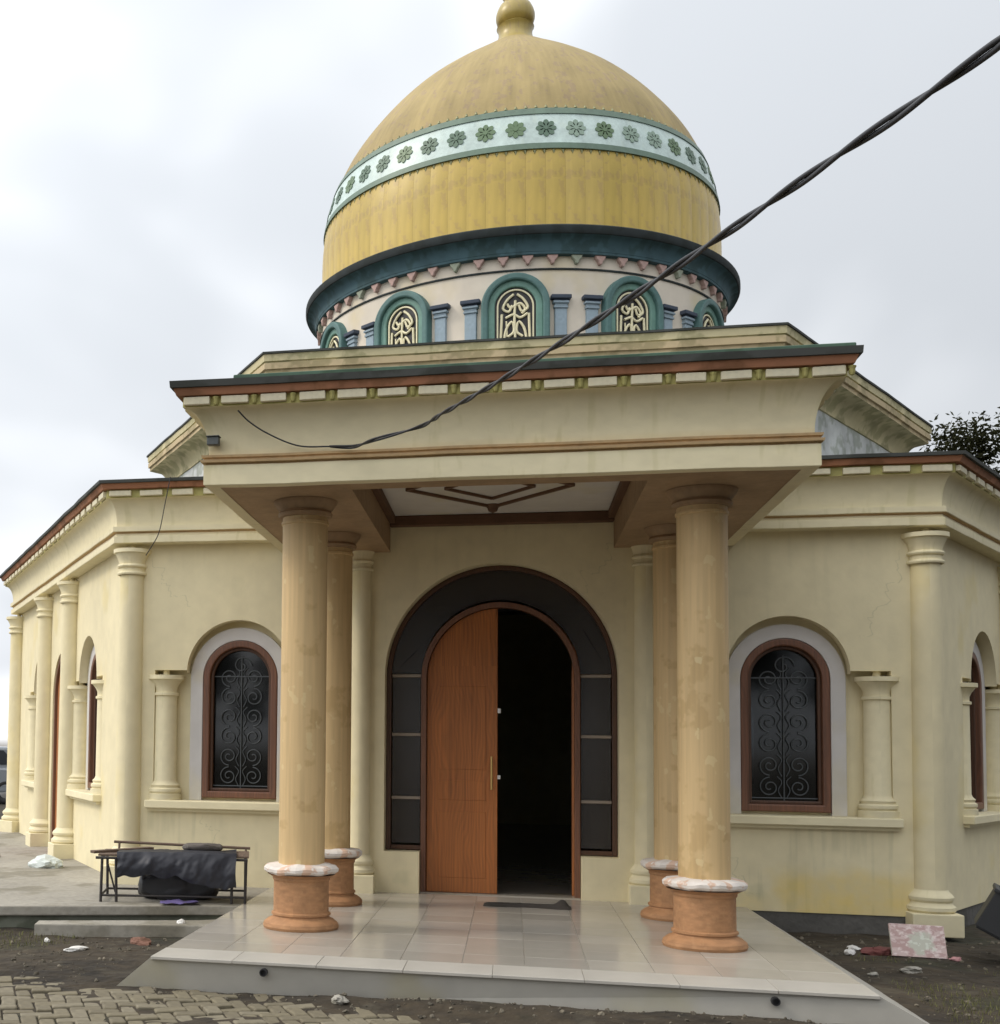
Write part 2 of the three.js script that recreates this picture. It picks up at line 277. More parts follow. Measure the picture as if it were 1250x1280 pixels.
// ------------------------------------------------------------------ ground
const HP = 0.193;                                          // height of the porch floor
function groundHeight(x, z) {
  const n = fbm3(x * 1.3 + 5, z * 1.3 + 3, 0.3, 4, 61) - 0.5, n2 = fbm3(x * 7 + 2, z * 7, 1.3, 3, 67) - 0.5;
  let h = -0.012 + 0.05 * n + 0.03 * n2;
  const bank = smooth(0.55, 0.0, Math.abs(z - 4.42)) * smooth(-1.9, -0.9, x) * smooth(3.1, 2.4, x);      // earth washed up in front of the porch
  h += bank * (0.045 + 0.06 * n);
  const pav = smooth(4.05, 4.3, z) * smooth(0.55, 0.1, x) * (1 - bank);
  return lerp(h, -0.022 + 0.05 * n + 0.03 * n2, pav);
}
{
  const ax = [], az = [];
  const line = (lo, a, b, hi, step, arr) => { let v = a; const left = []; let d = step; while (v > lo) { d *= 1.35; v -= d; left.push(Math.max(v, lo)); } arr.push(...left.reverse()); for (v = a; v <= b; v += step) arr.push(v); d = step; v = arr[arr.length - 1]; while (v < hi) { d *= 1.35; v += d; arr.push(Math.min(v, hi)); } };
  line(-300, -5.2, 5.2, 300, 0.045, ax); line(-400, -0.6, 6.4, 120, 0.045, az);
  const pos = [], uv = [], idx = [], nx = ax.length;
  for (const z of az) for (const x of ax) { const near = Math.abs(x) < 9 && z > -4 && z < 9; pos.push(x, near ? groundHeight(x, z) : -0.03, z); uv.push(x, z); }
  for (let j = 0; j < az.length - 1; j++) for (let i = 0; i < nx - 1; i++) { const a = j * nx + i; idx.push(a, a + nx, a + 1, a + 1, a + nx, a + nx + 1); }
  const g = new THREE.BufferGeometry(); g.setAttribute('position', new THREE.Float32BufferAttribute(pos, 3)); g.setAttribute('uv', new THREE.Float32BufferAttribute(uv, 2)); g.setIndex(idx); g.computeVertexNormals();
  structure('ground', g, M.dirt);
}
{ // herringbone block paving in front of the porch, earth creeping over its edge
  const paving = group(scene, 'paving'); paving.userData = { kind: 'structure' };
  const U = 0.1, ang = 0.42, ca = Math.cos(ang), sa = Math.sin(ang), cx = -1.6, cz = 5.1, list = [];
  for (let j = -45; j < 45; j++) for (let i = -45; i < 45; i++) {
    const m = mod(i - j, 4); if (m !== 0 && m !== 3) continue;
    const hor = m === 0, lx = (i + (hor ? 1 : 0.5)) * U, lz = (j + (hor ? 0.5 : 1)) * U;
    const x = cx + ca * lx + sa * lz, z = cz - sa * lx + ca * lz;
    const edge = 4.16 + 0.16 * (fbm3(x * 1.7, z * 1.7, 4, 3, 71) - 0.5) + (x > -2.6 ? 0.12 : -0.02) + 0.5 * smooth(-1.6, 0.4, x);
    if (z < edge + 0.05 || x > 0.5 + 0.4 * (rnd() - 0.5) || x < -4.6 || z > 6.7) continue;
    if (z < edge + 0.25 && rnd() < 0.25) continue;
    const seen = z < 5.75 - 0.34 * (x + 2.7) + 0.15 && x > -3.7 + 0.45 * (z - 4.1);
    list.push({ x, z, hor, seen, d: Math.hypot(x - 0.11, z - 12.4) });
  }
  const geos = [0, 1, 2].map((k) => { const g = new RoundedBoxGeometry(0.192, 0.07, 0.092, 1, 0.009 + 0.003 * k); return triuv(g); });
  const mats = [M.paveA, M.paveB, M.paveC];
  const inView = list.filter((p) => p.seen).sort((a, b) => a.d - b.d), first = new Set(inView.slice(0, 300)), rest = [];
  for (const p of list) {
    const y = -0.042 + rr(-0.01, 0.008) - 0.012 * smooth(4.6, 4.2, p.z), rot = [rr(-0.05, 0.05), ang + (p.hor ? 0 : Math.PI / 2) + rr(-0.06, 0.06), rr(-0.05, 0.05)], gk = Math.floor(rnd() * 3), mk = Math.floor(rnd() * 3);
    if (first.has(p)) { const b = put(paving, 'paver', geos[gk], mats[mk]); b.position.set(p.x, y, p.z); b.rotation.set(...rot); } else rest.push({ p, y, rot });
  }
  const im = new THREE.InstancedMesh(geos[1], M.paveA, rest.length); im.name = 'outer_pavers'; im.userData = { kind: 'stuff' }; im.castShadow = im.receiveShadow = true;
  const o = new THREE.Object3D(); rest.forEach((q, i) => { o.position.set(q.p.x, q.y, q.p.z); o.rotation.set(...q.rot); o.updateMatrix(); im.setMatrixAt(i, o.matrix); });
  paving.add(im);
}

// ------------------------------------------------------------------ concrete apron along the left side
{
  const apron = group(scene, 'concrete_apron'); apron.userData = { kind: 'structure' };
  const poly = (pts, y0, y1) => { const s = new THREE.Shape(pts.map(([x, z]) => V2(x, -z))); const g = new THREE.ExtrudeGeometry(s, { depth: y1 - y0, bevelEnabled: true, bevelThickness: 0.012, bevelSize: 0.012, bevelOffset: -0.012, bevelSegments: 2 }); g.rotateX(-Math.PI / 2); g.translate(0, y0, 0); return triuv(g); };
  put(apron, 'slab', poly([[-2.1, -0.2], [-2.1, 1.42], [-2.53, 1.585], [-3.3, 1.87], [-4.15, 2.18], [-6.5, 3.0], [-9.5, -0.5], [-11, -7.5], [-7.0, -7.2], [-3.4, -0.2]], 0.115, 0.176), M.conc);
  put(apron, 'slab_footing', poly([[-2.0, -0.2], [-2.0, 1.36], [-2.53, 1.545], [-3.3, 1.83], [-4.15, 2.14], [-6.4, 2.95], [-9.4, -0.5], [-10.9, -7.4], [-7.0, -7.1], [-3.4, -0.3]], -0.1, 0.113), M.concDark);
  put(apron, 'lower_step', poly([[-1.9, 1.3], [-1.9, 1.9], [-2.45, 2.06], [-3.74, 2.42], [-3.78, 2.22], [-2.5, 1.75]], -0.08, 0.075), M.conc);
}

// ------------------------------------------------------------------ porch floor
{
  const porch = group(scene, 'porch_platform'); porch.userData = { kind: 'structure' };
  const X = 2.197, Z = 4.307, g = new THREE.BufferGeometry();
  const T = [[-X, HP - 0.0045, -0.1], [X, HP - 0.0045, -0.1], [X, HP - 0.0045, Z - 0.012], [-X, HP - 0.0045, Z - 0.012]], B = [[-2.5, -0.12, -0.1], [2.52, -0.12, -0.1], [2.74, -0.12, Z + 0.02], [-2.56, -0.12, Z - 0.06]];
  const pos = []; const quad = (a, b, c, d) => [a, b, c, a, c, d].forEach((q) => pos.push(...q));
  quad(T[3], T[2], T[1], T[0]); quad(B[3], B[2], T[2], T[3]); quad(B[2], B[1], T[1], T[2]); quad(B[0], B[3], T[3], T[0]); quad(B[1], B[0], T[0], T[1]);
  g.setAttribute('position', new THREE.Float32BufferAttribute(pos, 3)); g.computeVertexNormals();
  put(porch, 'plinth', triuv(g), M.riser);
  const mats = [M.tileA, M.tileB, M.tileC], nx = 11, w = 2 * X / nx, nz = 10, zb = 3.93, d = zb / nz;
  const tg = triuv(new RoundedBoxGeometry(w - 0.003, 0.014, d - 0.003, 1, 0.002)), bg = triuv(new RoundedBoxGeometry(w * 1.375 - 0.002, 0.022, Z - zb + 0.004, 1, 0.004));
  for (let j = 0; j < nz; j++) for (let i = 0; i < nx; i++) { const m = put(porch, 'floor_tile', tg, mats[Math.floor(rnd() * 3)]); m.position.set(-X + (i + 0.5) * w, HP - 0.007 + rr(-0.0006, 0.0006), (j + 0.5) * d); m.rotation.set(rr(-0.0015, 0.0015), 0, rr(-0.0015, 0.0015)); }
  for (let i = 0; i < 8; i++) { const m = put(porch, 'edge_tile', bg, M.border); m.position.set(-X + (i + 0.5) * 2 * X / 8, HP - 0.008 + rr(-0.001, 0.001), (zb + Z) / 2 + 0.006); }
  for (const [x, y] of [[-1.44, 0.13], [1.63, 0.13]]) { const pz = Z + 0.005 + 0.03 * (HP - y); const pipe = put(porch, 'drain_pipe', merge([new THREE.CylinderGeometry(0.025, 0.025, 0.1, 16, 1, true).rotateX(Math.PI / 2), new THREE.RingGeometry(0.018, 0.025, 16).translate(0, 0, 0.05), new THREE.CircleGeometry(0.024, 16).translate(0, 0, 0.02)]), M.black); pipe.position.set(x, y, pz - 0.035); }
}

// ------------------------------------------------------------------ the mosque
const mosque = thing('mosque', 'cream hexagonal mosque with golden dome and columned entrance portico', 'mosque', [0, 0, 0]);
const SIDE = 7.5, AP = SIDE * Math.sqrt(3) / 2, CZ = -AP;
const faces = [0, 1, 2, 3, 4, 5].map((k) => { const a = k * Math.PI / 3; return { a, x: AP * Math.sin(a), z: CZ + AP * Math.cos(a) }; });   // 0 front, 1 right wing, 5 left wing
const local = (f, x, y, z) => [f.x + Math.cos(f.a) * x + Math.sin(f.a) * z, y, f.z - Math.sin(f.a) * x + Math.cos(f.a) * z];
const atFace = (o, f, x = 0, y = 0, z = 0) => { o.position.set(...local(f, x, y, z)); o.rotation.y = f.a; return o; };
const WX = 2.562, hexPath = (ap, cx = 0) => { const R = ap / Math.cos(Math.PI / 6), r = []; for (let k = 0; k < 6; k++) { const a = -Math.PI / 6 - k * Math.PI / 3 + Math.PI / 3 * 2; r.push([cx + R * Math.sin(a), CZ + R * Math.cos(a)]); } return r.reverse(); };
const archPath = (P, c, r, y0, ys) => { P.moveTo(c - r, y0); P.lineTo(c + r, y0); P.lineTo(c + r, ys); P.absarc(c, ys, r, 0, Math.PI, false); P.lineTo(c - r, y0); return P; };
const SP = 2.33, WS = 2.268, WB = 1.058, WR = 0.384;
function nicheHole(c) { const p = new THREE.Path(); p.moveTo(c - 0.865, 0.99); p.lineTo(c + 0.865, 0.99); p.lineTo(c + 0.865, 2.345); p.lineTo(c + 0.53, 2.345); p.lineTo(c + 0.53, SP); p.absarc(c, SP - 0.01, 0.53, 0, Math.PI, false); p.lineTo(c - 0.53, 2.345); p.lineTo(c - 0.865, 2.345); p.closePath(); return p; }
function doorHole() { const p = new THREE.Path(); p.moveTo(-0.755, 0.1); p.lineTo(0.755, 0.1); p.lineTo(0.755, 0.59); p.lineTo(1.094, 0.59); p.lineTo(1.094, 2.294); p.absarc(0, 2.294, 1.094, 0, Math.PI, false); p.lineTo(-1.094, 0.59); p.lineTo(-0.755, 0.59); p.closePath(); return p; }
const rect = (x0, x1, y0, y1) => new THREE.Shape([V2(x0, y0), V2(x1, y0), V2(x1, y1), V2(x0, y1)]);
function notched(x0, x1, y0, y1, hole) {   // a rectangle whose door opening runs down to its lower edge
  const s = new THREE.Shape(); s.moveTo(x0, y0); s.lineTo(hole[0][0], y0); for (const [x, y] of hole.slice(1, -1)) s.lineTo(x, y); s.lineTo(hole[hole.length - 1][0], y0); s.lineTo(x1, y0); s.lineTo(x1, y1); s.lineTo(x0, y1); s.closePath(); return s;
}
const arcPts = (cx, cy, r, n = 40) => { const q = []; for (let i = 0; i <= n; i++) { const t = Math.PI - Math.PI * i / n; q.push([cx + r * Math.cos(t), cy + r * Math.sin(t)]); } return q; };
const mainHole = [[-0.755, 0], [-0.755, 0.59], [-1.094, 0.59], ...arcPts(0, 2.294, 1.094), [1.094, 0.59], [0.755, 0.59], [0.755, 0]];
const wingHole = [[-0.62, 0], ...arcPts(0, 2.15, 0.62), [0.62, 0]];
const H = SIDE / 2, WT = 4.2, W0 = 0.165;
const WW = 1.78, wallShape = (hole, niches, y0, wx = WX) => { const s = hole ? notched(-H, H, y0, WT, hole) : rect(-H, H, y0, WT); if (niches) for (const c of [-wx, wx]) s.holes.push(niches(c)); return s; };
const winHole = (c) => archPath(new THREE.Path(), c, WR, WB, WS);
for (const [k, hole] of [[0, mainHole], [1, wingHole], [5, wingHole]]) {
  atFace(put(mosque, 'wall', ext(wallShape(hole, nicheHole, W0, k ? WW : WX), 0.16, -0.16, 0, 40), k === 0 ? M.front : M.wall), faces[k]);
  atFace(put(mosque, 'inner_wall', ext(wallShape(hole, winHole, 0.05, k ? WW : WX), 0.16, -0.3205, 0, 40), M.wall), faces[k]);
}
for (const k of [2, 3, 4]) {
  atFace(put(mosque, 'wall', ext(wallShape(null, nicheHole, 0.05), 0.16, -0.16, 0, 24), M.wall), faces[k]);
  atFace(put(mosque, 'inner_wall', ext(wallShape(null, winHole, 0.05), 0.16, -0.3205, 0, 24), M.wall), faces[k]);
}
for (const k of [0, 1, 5]) {  // dark plinth course under the plaster, open at the doors
  const d = k === 0 ? 0.75 : 0.62;
  for (const [a, b] of [[-H, -d], [d, H]]) atFace(put(mosque, 'plinth', box(a, b, -0.12, W0 - 0.002, -0.16, -0.012), M.plinth), faces[k]);
}
{
  const hexShape = (ap) => new THREE.Shape(hexPath(ap).map(([x, z]) => V2(x, -z)));
  const slab = (ap, y0, y1) => { const g = new THREE.ExtrudeGeometry(hexShape(ap), { depth: y1 - y0, bevelEnabled: false }); g.rotateX(-Math.PI / 2); return triuv(g.translate(0, y0, 0)); };
  put(mosque, 'interior_floor', slab(AP - 0.33, 0.02, HP - 0.012), M.tileB);
  put(mosque, 'roof', slab(AP - 0.01, 4.202, 4.236), M.roof);
}
// mihrab-side furniture is too dark to read; the far inner walls are the outer slabs

// eaves cornice
const EAVE = 3.63;
{
  const H6 = hexPath(AP), fi = H6.findIndex((q, i) => Math.abs(q[1]) < 1e-6 && Math.abs(H6[(i + 1) % 6][1]) < 1e-6), P = [];   // the eaves stop at the portico beams
  P.push([Math.sign(H6[(fi + 1) % 6][0]) * 1.6, 0]); for (let i = 1; i <= 6; i++) P.push(H6[(fi + i) % 6]); P.push([Math.sign(H6[fi][0]) * 1.6, 0]);
  const c = put(mosque, 'cornice', sweep(P, false, [[-0.02, EAVE], [0.155, EAVE], [0.16, EAVE + 0.005], [0.16, EAVE + 0.07], [0.14, EAVE + 0.075], [0.135, EAVE + 0.1]]), M.trim);
  put(c, 'painted_groove', sweep(P, false, [[0.135, EAVE + 0.1], [0.135, EAVE + 0.112], [0.165, EAVE + 0.115]]), M.orange);
  put(c, 'cove', sweep(P, false, [[0.165, EAVE + 0.115], [0.172, EAVE + 0.12], [0.172, EAVE + 0.17], ...cove(0.13, EAVE + 0.175, 0.245, EAVE + 0.445, 9), [0.255, EAVE + 0.447]]), M.trim);
  put(c, 'dentil_band', sweep(P, false, [[0.255, EAVE + 0.447], [0.255, EAVE + 0.53]]), M.olive);
  put(c, 'red_strip', sweep(P, false, [[0.255, EAVE + 0.53], [0.3, EAVE + 0.535], [0.325, EAVE + 0.585]]), M.red);
  put(c, 'roof_edge', sweep(P, false, [[0.325, EAVE + 0.585], [0.35, EAVE + 0.587], [0.352, EAVE + 0.618], [0.33, EAVE + 0.622], [-0.25, EAVE + 0.628]]), M.dark);
  const dg = rbox(-0.115, 0.115, -0.029, 0.029, -0.02, 0.03, 0.007);
  for (const k of [0, 1, 5]) for (let i = 0; i < 24; i++) {
    const x = (i - 11.5) * 0.326; if (k === 0 && Math.abs(x) < 2.3) continue;
    const d = atFace(put(c, 'dentil', dg, M.dentil), faces[k], x, EAVE + 0.486 + rr(-0.003, 0.003), 0.26); d.scale.set(rr(0.92, 1.04), rr(0.9, 1.08), 1); d.rotation.z = rr(-0.02, 0.02);
  }
}

// engaged columns at the corners and beside the doors
function columnProto(parent, name) {
  const g = group(parent, name);
  put(g, 'base', merge([rbox(-0.235, 0.235, 0.0, 0.2, -0.235, 0.235, 0.012), lathe([[0, 0.2], [0.2, 0.2], [0.225, 0.22], [0.225, 0.25], [0.2, 0.27], [0.185, 0.29], [0.205, 0.31], [0.21, 0.335], [0.19, 0.36], [0.165, 0.38], [0.155, 0.4]], 32)]), M.trim);
  put(g, 'shaft', lathe([[0.152, 0.4], [0.15, 1.4], [0.142, 3.3]], 32), M.wall);
  put(g, 'capital', lathe([[0.15, 3.3], [0.172, 3.3], [0.178, 3.315], [0.172, 3.33], [0.153, 3.335], [0.153, 3.375], [0.172, 3.38], [0.18, 3.395], [0.172, 3.41], [0.156, 3.415], [0.16, 3.44], [0.175, 3.48], [0.205, 3.53], [0.21, 3.53], [0.225, 3.535], [0.225, 3.575], [0.035, 3.58], [0.035, 3.66]], 32), M.trim);
  return g;
}
{
  const proto = columnProto(mosque, 'engaged_column');
  const spots = [[-3.69, 0.0, 0, 0.87], [3.72, 0.0, 0, 0.87]];
  const lw = local(faces[5], -3.75, 0, 0.04), rw = local(faces[1], 3.75, 0, 0.04);
  spots.push([lw[0], lw[2], Math.PI / 3, 0.9], [rw[0], rw[2], -Math.PI / 3, 0.9]);
  for (const s of [-1, 1]) spots.push([s * 1.325, 0.03, 0, 0.66]);
  for (const k of [1, 5]) for (const s of [-1, 1]) { const q = local(faces[k], s * 0.93, 0, 0.05); spots.push([q[0], q[2], faces[k].a, 0.85]); }
  spots.forEach(([x, z, a, sc], i) => { const o = i ? proto.clone() : proto; mosque.add(o); const y0 = (x < 2.0 ? 0.175 : 0.02); o.position.set(x, y0, z); o.rotation.y = a; o.scale.set(sc, (3.63 - y0) / 3.63, sc); });
}

// arched windows in shouldered niches
{
  const w = group(mosque, 'window');
  const ring = (r0, r1, y0) => { const s = archPath(new THREE.Shape(), 0, r1, y0, WS); s.holes.push(archPath(new THREE.Path(), 0, r0, y0 + (r1 - r0), WS)); return s; };
  const openRing = (r0, r1, y0) => { const s = new THREE.Shape(); s.moveTo(-r1, y0); s.lineTo(-r1, WS); s.absarc(0, WS, r1, Math.PI, 0, true); s.lineTo(r1, y0); s.lineTo(r0, y0); s.lineTo(r0, WS); s.absarc(0, WS, r0, 0, Math.PI, false); s.lineTo(-r0, y0); s.closePath(); return s; };
  put(w, 'surround', ext(openRing(0.386, 0.515, 1.03), 0.06, -0.162, 0.006, 36), M.white);
  const fr = put(w, 'frame', ext(ring(0.315, 0.384, WB), 0.09, -0.19, 0.012, 36), M.frame);
  put(fr, 'inner_bead', ext(ring(0.285, 0.317, WB + 0.068), 0.05, -0.2, 0.008, 36), M.frameDark);
  put(w, 'glass', ext(archPath(new THREE.Shape(), 0, 0.3, WB + 0.085, WS), 0.006, -0.215, 0, 24), M.glass);
  // wrought scrolls behind the glass edge
  const gs = [], spiral = (cx, cy, r, dir, turns, a0) => { const pts = []; for (let i = 0; i <= 26; i++) { const t = i / 26, a = a0 + dir * turns * 6.283 * t, q = r * (1 - 0.82 * t); pts.push([cx + q * Math.cos(a), cy + q * Math.sin(a), -0.19]); } return tube(pts, 0.0065, 40, 5); };
  for (const s of [-1, 1]) for (let k = 0; k < 6; k++) { const y = 1.28 + k * 0.2; gs.push(spiral(s * 0.125, y, 0.092, s * (k % 2 ? 1 : -1), 1.6, k % 2 ? -1.57 : 1.57)); gs.push(tube([[s * 0.02, y - 0.1, -0.19], [s * 0.05, y - 0.03, -0.19], [s * 0.02, y + 0.05, -0.19], [s * 0.06, y + 0.1, -0.19]], 0.005, 12, 5)); }
  gs.push(bar([0, 1.15, -0.19], [0, 2.5, -0.19], 0.007)); gs.push(spiral(0, 2.4, 0.1, 1, 1.2, 0));
  for (const y of [1.18, 2.29]) gs.push(bar([-0.29, y, -0.19], [0.29, y, -0.19], 0.007));
  put(w, 'scroll_grille', merge(gs), M.iron);
  put(w, 'sill', merge([rbox(-0.93, 0.93, 0.948, 1.03, -0.15, 0.1, 0.012), box(-0.9, 0.9, 0.92, 0.95, -0.02, 0.05)]), M.trim);
  const cg = lathe([[0, 0], [0.17, 0], [0.17, 0.06], [0.15, 0.065], [0.165, 0.085], [0.165, 0.11], [0.14, 0.125], [0.15, 0.15], [0.125, 0.175], [0.115, 0.2], [0.112, 1.05], [0.13, 1.06], [0.13, 1.085], [0.113, 1.09], [0.113, 1.13], [0.13, 1.17], [0.165, 1.215], [0.185, 1.222], [0.185, 1.262], [0.035, 1.268], [0.035, 1.315]], 28);
  for (const s of [-1, 1]) { const c = put(w, 'niche_column', cg, M.trim); c.position.set(s * 0.765, 1.03, -0.08); }
  let first = true;
  for (const k of [0, 1, 5, 2, 3, 4]) for (const s of [-1, 1]) { const o = first ? w : w.clone(); first = false; mosque.add(o); atFace(o, faces[k], s * (k === 1 || k === 5 ? WW : WX)); }
}

// main entrance
{
  const d = group(mosque, 'entrance_door', [0, 0, 0]), zF = -0.26;
  const archRing = (r0, r1, y0, ys = 2.294) => { const s = new THREE.Shape(); s.moveTo(-r1, y0); s.lineTo(-r1, ys); s.absarc(0, ys, r1, Math.PI, 0, true); s.lineTo(r1, y0); s.lineTo(r0, y0); s.lineTo(r0, ys); s.absarc(0, ys, r0, 0, Math.PI, false); s.lineTo(-r0, y0); s.closePath(); return s; };
  put(d, 'outer_frame', ext(archRing(1.045, 1.09, 0.595), 0.08, zF, 0.006, 48), M.frameDark);
  const jamb = put(d, 'frame', ext(archRing(0.7, 0.752, HP - 0.01, 2.27), 0.1, zF + 0.012, 0.006, 48), M.frame);
  for (const s of [-1, 1]) put(jamb, 'bottom_rail', box(s > 0 ? 0.755 : -1.042, s > 0 ? 1.042 : -0.755, 0.6, 0.64, zF + 0.004, zF + 0.07), M.frameDark);
  const ys = [0.64, 1.1, 1.72, 2.3];
  for (const s of [-1, 1]) for (let k = 0; k < 3; k++) {
    const x0 = s > 0 ? 0.756 : -1.041, x1 = s > 0 ? 1.041 : -0.756;
    put(d, 'pane', box(x0 + 0.006, x1 - 0.006, ys[k] + 0.02, ys[k + 1] - 0.006, zF + 0.03, zF + 0.036), M.frosted);
    put(d, 'glazing_bar', rbox(x0, x1, ys[k + 1] - 0.012, ys[k + 1] + 0.018, zF + 0.01, zF + 0.07, 0.005), M.bar);
  }
  put(d, 'fanlight', ext(archRing(0.756, 1.042, 2.325), 0.008, zF + 0.03, 0, 48), M.frosted);
  const leaf = new THREE.Shape(); leaf.moveTo(-0.695, HP + 0.006); leaf.lineTo(-0.02, HP + 0.006); leaf.lineTo(-0.02, 2.27 + Math.sqrt(0.695 ** 2 - 0.0004)); leaf.absarc(0, 2.27, 0.695, Math.PI / 2 + 0.0288, Math.PI, false); leaf.closePath();
  const lf = put(d, 'door_leaf', ext(leaf, 0.045, zF + 0.02, 0.005, 32), M.door);
  const panel = (x0, x1, y0, y1) => rbox(x0, x1, y0, y1, zF + 0.06, zF + 0.069, 0.004);
  for (const [a, b, c, e] of [[-0.58, -0.13, 0.34, 0.98], [-0.58, -0.13, 1.09, 1.28], [-0.58, -0.13, 1.39, 2.2]]) put(lf, 'raised_panel', panel(a, b, c, e), M.door);
  put(lf, 'handle', merge([bar([-0.075, 1.2, zF + 0.105], [-0.075, 1.52, zF + 0.105], 0.011, 10), bar([-0.075, 1.24, zF + 0.06], [-0.075, 1.24, zF + 0.105], 0.009), bar([-0.075, 1.48, zF + 0.06], [-0.075, 1.48, zF + 0.105], 0.009)]), M.brass);
  put(lf, 'bolt', merge([rbox(-0.03, 0.012, 1.94, 1.99, zF + 0.02, zF + 0.06, 0.006), rbox(-0.025, 0.01, 1.3, 1.34, zF + 0.02, zF + 0.06, 0.006)]), S([0.75, 0.74, 0.72], { roughness: 0.3, metalness: 0.6 }));
  const open = new THREE.Shape(); open.moveTo(0, HP + 0.006); open.lineTo(-0.69, HP + 0.006); open.lineTo(-0.69, 2.96); open.absarc(-0.69, 2.27, 0.69, Math.PI / 2, 0, true); open.closePath();
  const op = put(d, 'door_leaf', ext(open, 0.045, -0.022, 0.005, 32), M.door); op.position.set(0.7, 0, zF - 0.03); op.rotation.y = -Math.PI * 0.58;
  put(d, 'threshold', box(-0.75, 0.75, HP - 0.02, HP + 0.004, -0.34, -0.1), M.tileB);
}
for (const k of [1, 5]) {  // arched side doors of the wings
  const d = atFace(group(mosque, 'side_door'), faces[k]);
  const lf = new THREE.Shape(); lf.moveTo(-0.56, 0.18); lf.lineTo(-0.003, 0.18); lf.lineTo(-0.003, 2.71); lf.absarc(0, 2.15, 0.56, Math.PI / 2 + 0.006, Math.PI, false); lf.closePath();
  const fr = new THREE.Shape(); fr.moveTo(-0.62, 0.17); fr.lineTo(-0.62, 2.15); fr.absarc(0, 2.15, 0.62, Math.PI, 0, true); fr.lineTo(0.62, 0.17); fr.lineTo(0.565, 0.17); fr.lineTo(0.565, 2.15); fr.absarc(0, 2.15, 0.565, 0, Math.PI, false); fr.lineTo(-0.565, 0.17); fr.closePath();
  put(d, 'frame', ext(fr, 0.1, -0.12, 0.005), M.frame);
  const g = ext(lf, 0.045, -0.1, 0.004), a = put(d, 'door_leaf', g, M.door), b = put(d, 'door_leaf', g, M.door); b.scale.x = -1;
  for (const s of [-1, 1]) put(s < 0 ? a : b, 'raised_panel', merge([rbox(-0.47, -0.1, 0.35, 1.0, -0.058, -0.047, 0.004), rbox(-0.47, -0.1, 1.15, 2.1, -0.058, -0.047, 0.004)]), M.door);
}

// portico columns
{
  const c = group(mosque, 'portico_column');
  const shaftTop = 3.505 - HP;
  put(c, 'pedestal', lathe([[0, 0.001], [0.285, 0.001], [0.292, 0.02], [0.285, 0.045], [0.255, 0.07], [0.222, 0.085], [0.215, 0.1], [0.228, 0.105], [0.228, 0.12], [0.213, 0.128], [0.212, 0.36], [0.222, 0.375], [0.222, 0.39], [0.235, 0.4], [0.262, 0.415]], 48), M.terra);
  const cap = []; { // spattered cap, its rim broken and uneven
    const n = 64; for (const [r, y] of [[0.212, 0.405], [0.268, 0.425], [0.285, 0.44], [0.288, 0.462], [0.27, 0.48], [0.215, 0.49], [0.15, 0.5]]) cap.push([r, y]);
    const g = lathe(cap, n, 0.7), p = g.attributes.position; for (let i = 0; i < p.count; i++) { const x = p.getX(i), y = p.getY(i), z = p.getZ(i), q = 1 + 0.05 * (fbm3(x * 14, y * 14, z * 14, 3, 83) - 0.5), dy = 0.03 * (fbm3(x * 9 + 4, 2, z * 9, 3, 87) - 0.5); p.setXYZ(i, x * q, y + dy, z * q); } g.computeVertexNormals();
    put(c, 'pedestal_cap', g, M.splash);
  }
  put(c, 'shaft', lathe([[0.178, 0.46], [0.178, 1.2], [0.176, shaftTop]], 40), M.tan);
  const kk = put(c, 'capital', merge([lathe([[0.174, shaftTop - 0.13], [0.205, shaftTop - 0.125], [0.215, shaftTop - 0.1], [0.2, shaftTop - 0.08], [0.24, shaftTop - 0.03], [0.25, shaftTop - 0.001]], 40)]), M.soffit);
  put(kk, 'collar', lathe([[0.176, shaftTop - 0.19], [0.186, shaftTop - 0.185], [0.186, shaftTop - 0.165], [0.176, shaftTop - 0.16]], 40), M.tan);
  [[-1.469, 2.65], [1.469, 2.65], [-1.469, 1.047], [1.469, 1.047]].forEach(([x, z], i) => { const o = i ? c.clone() : c; mosque.add(o); o.position.set(x, HP, z); o.rotation.y = i * 1.9; });
}

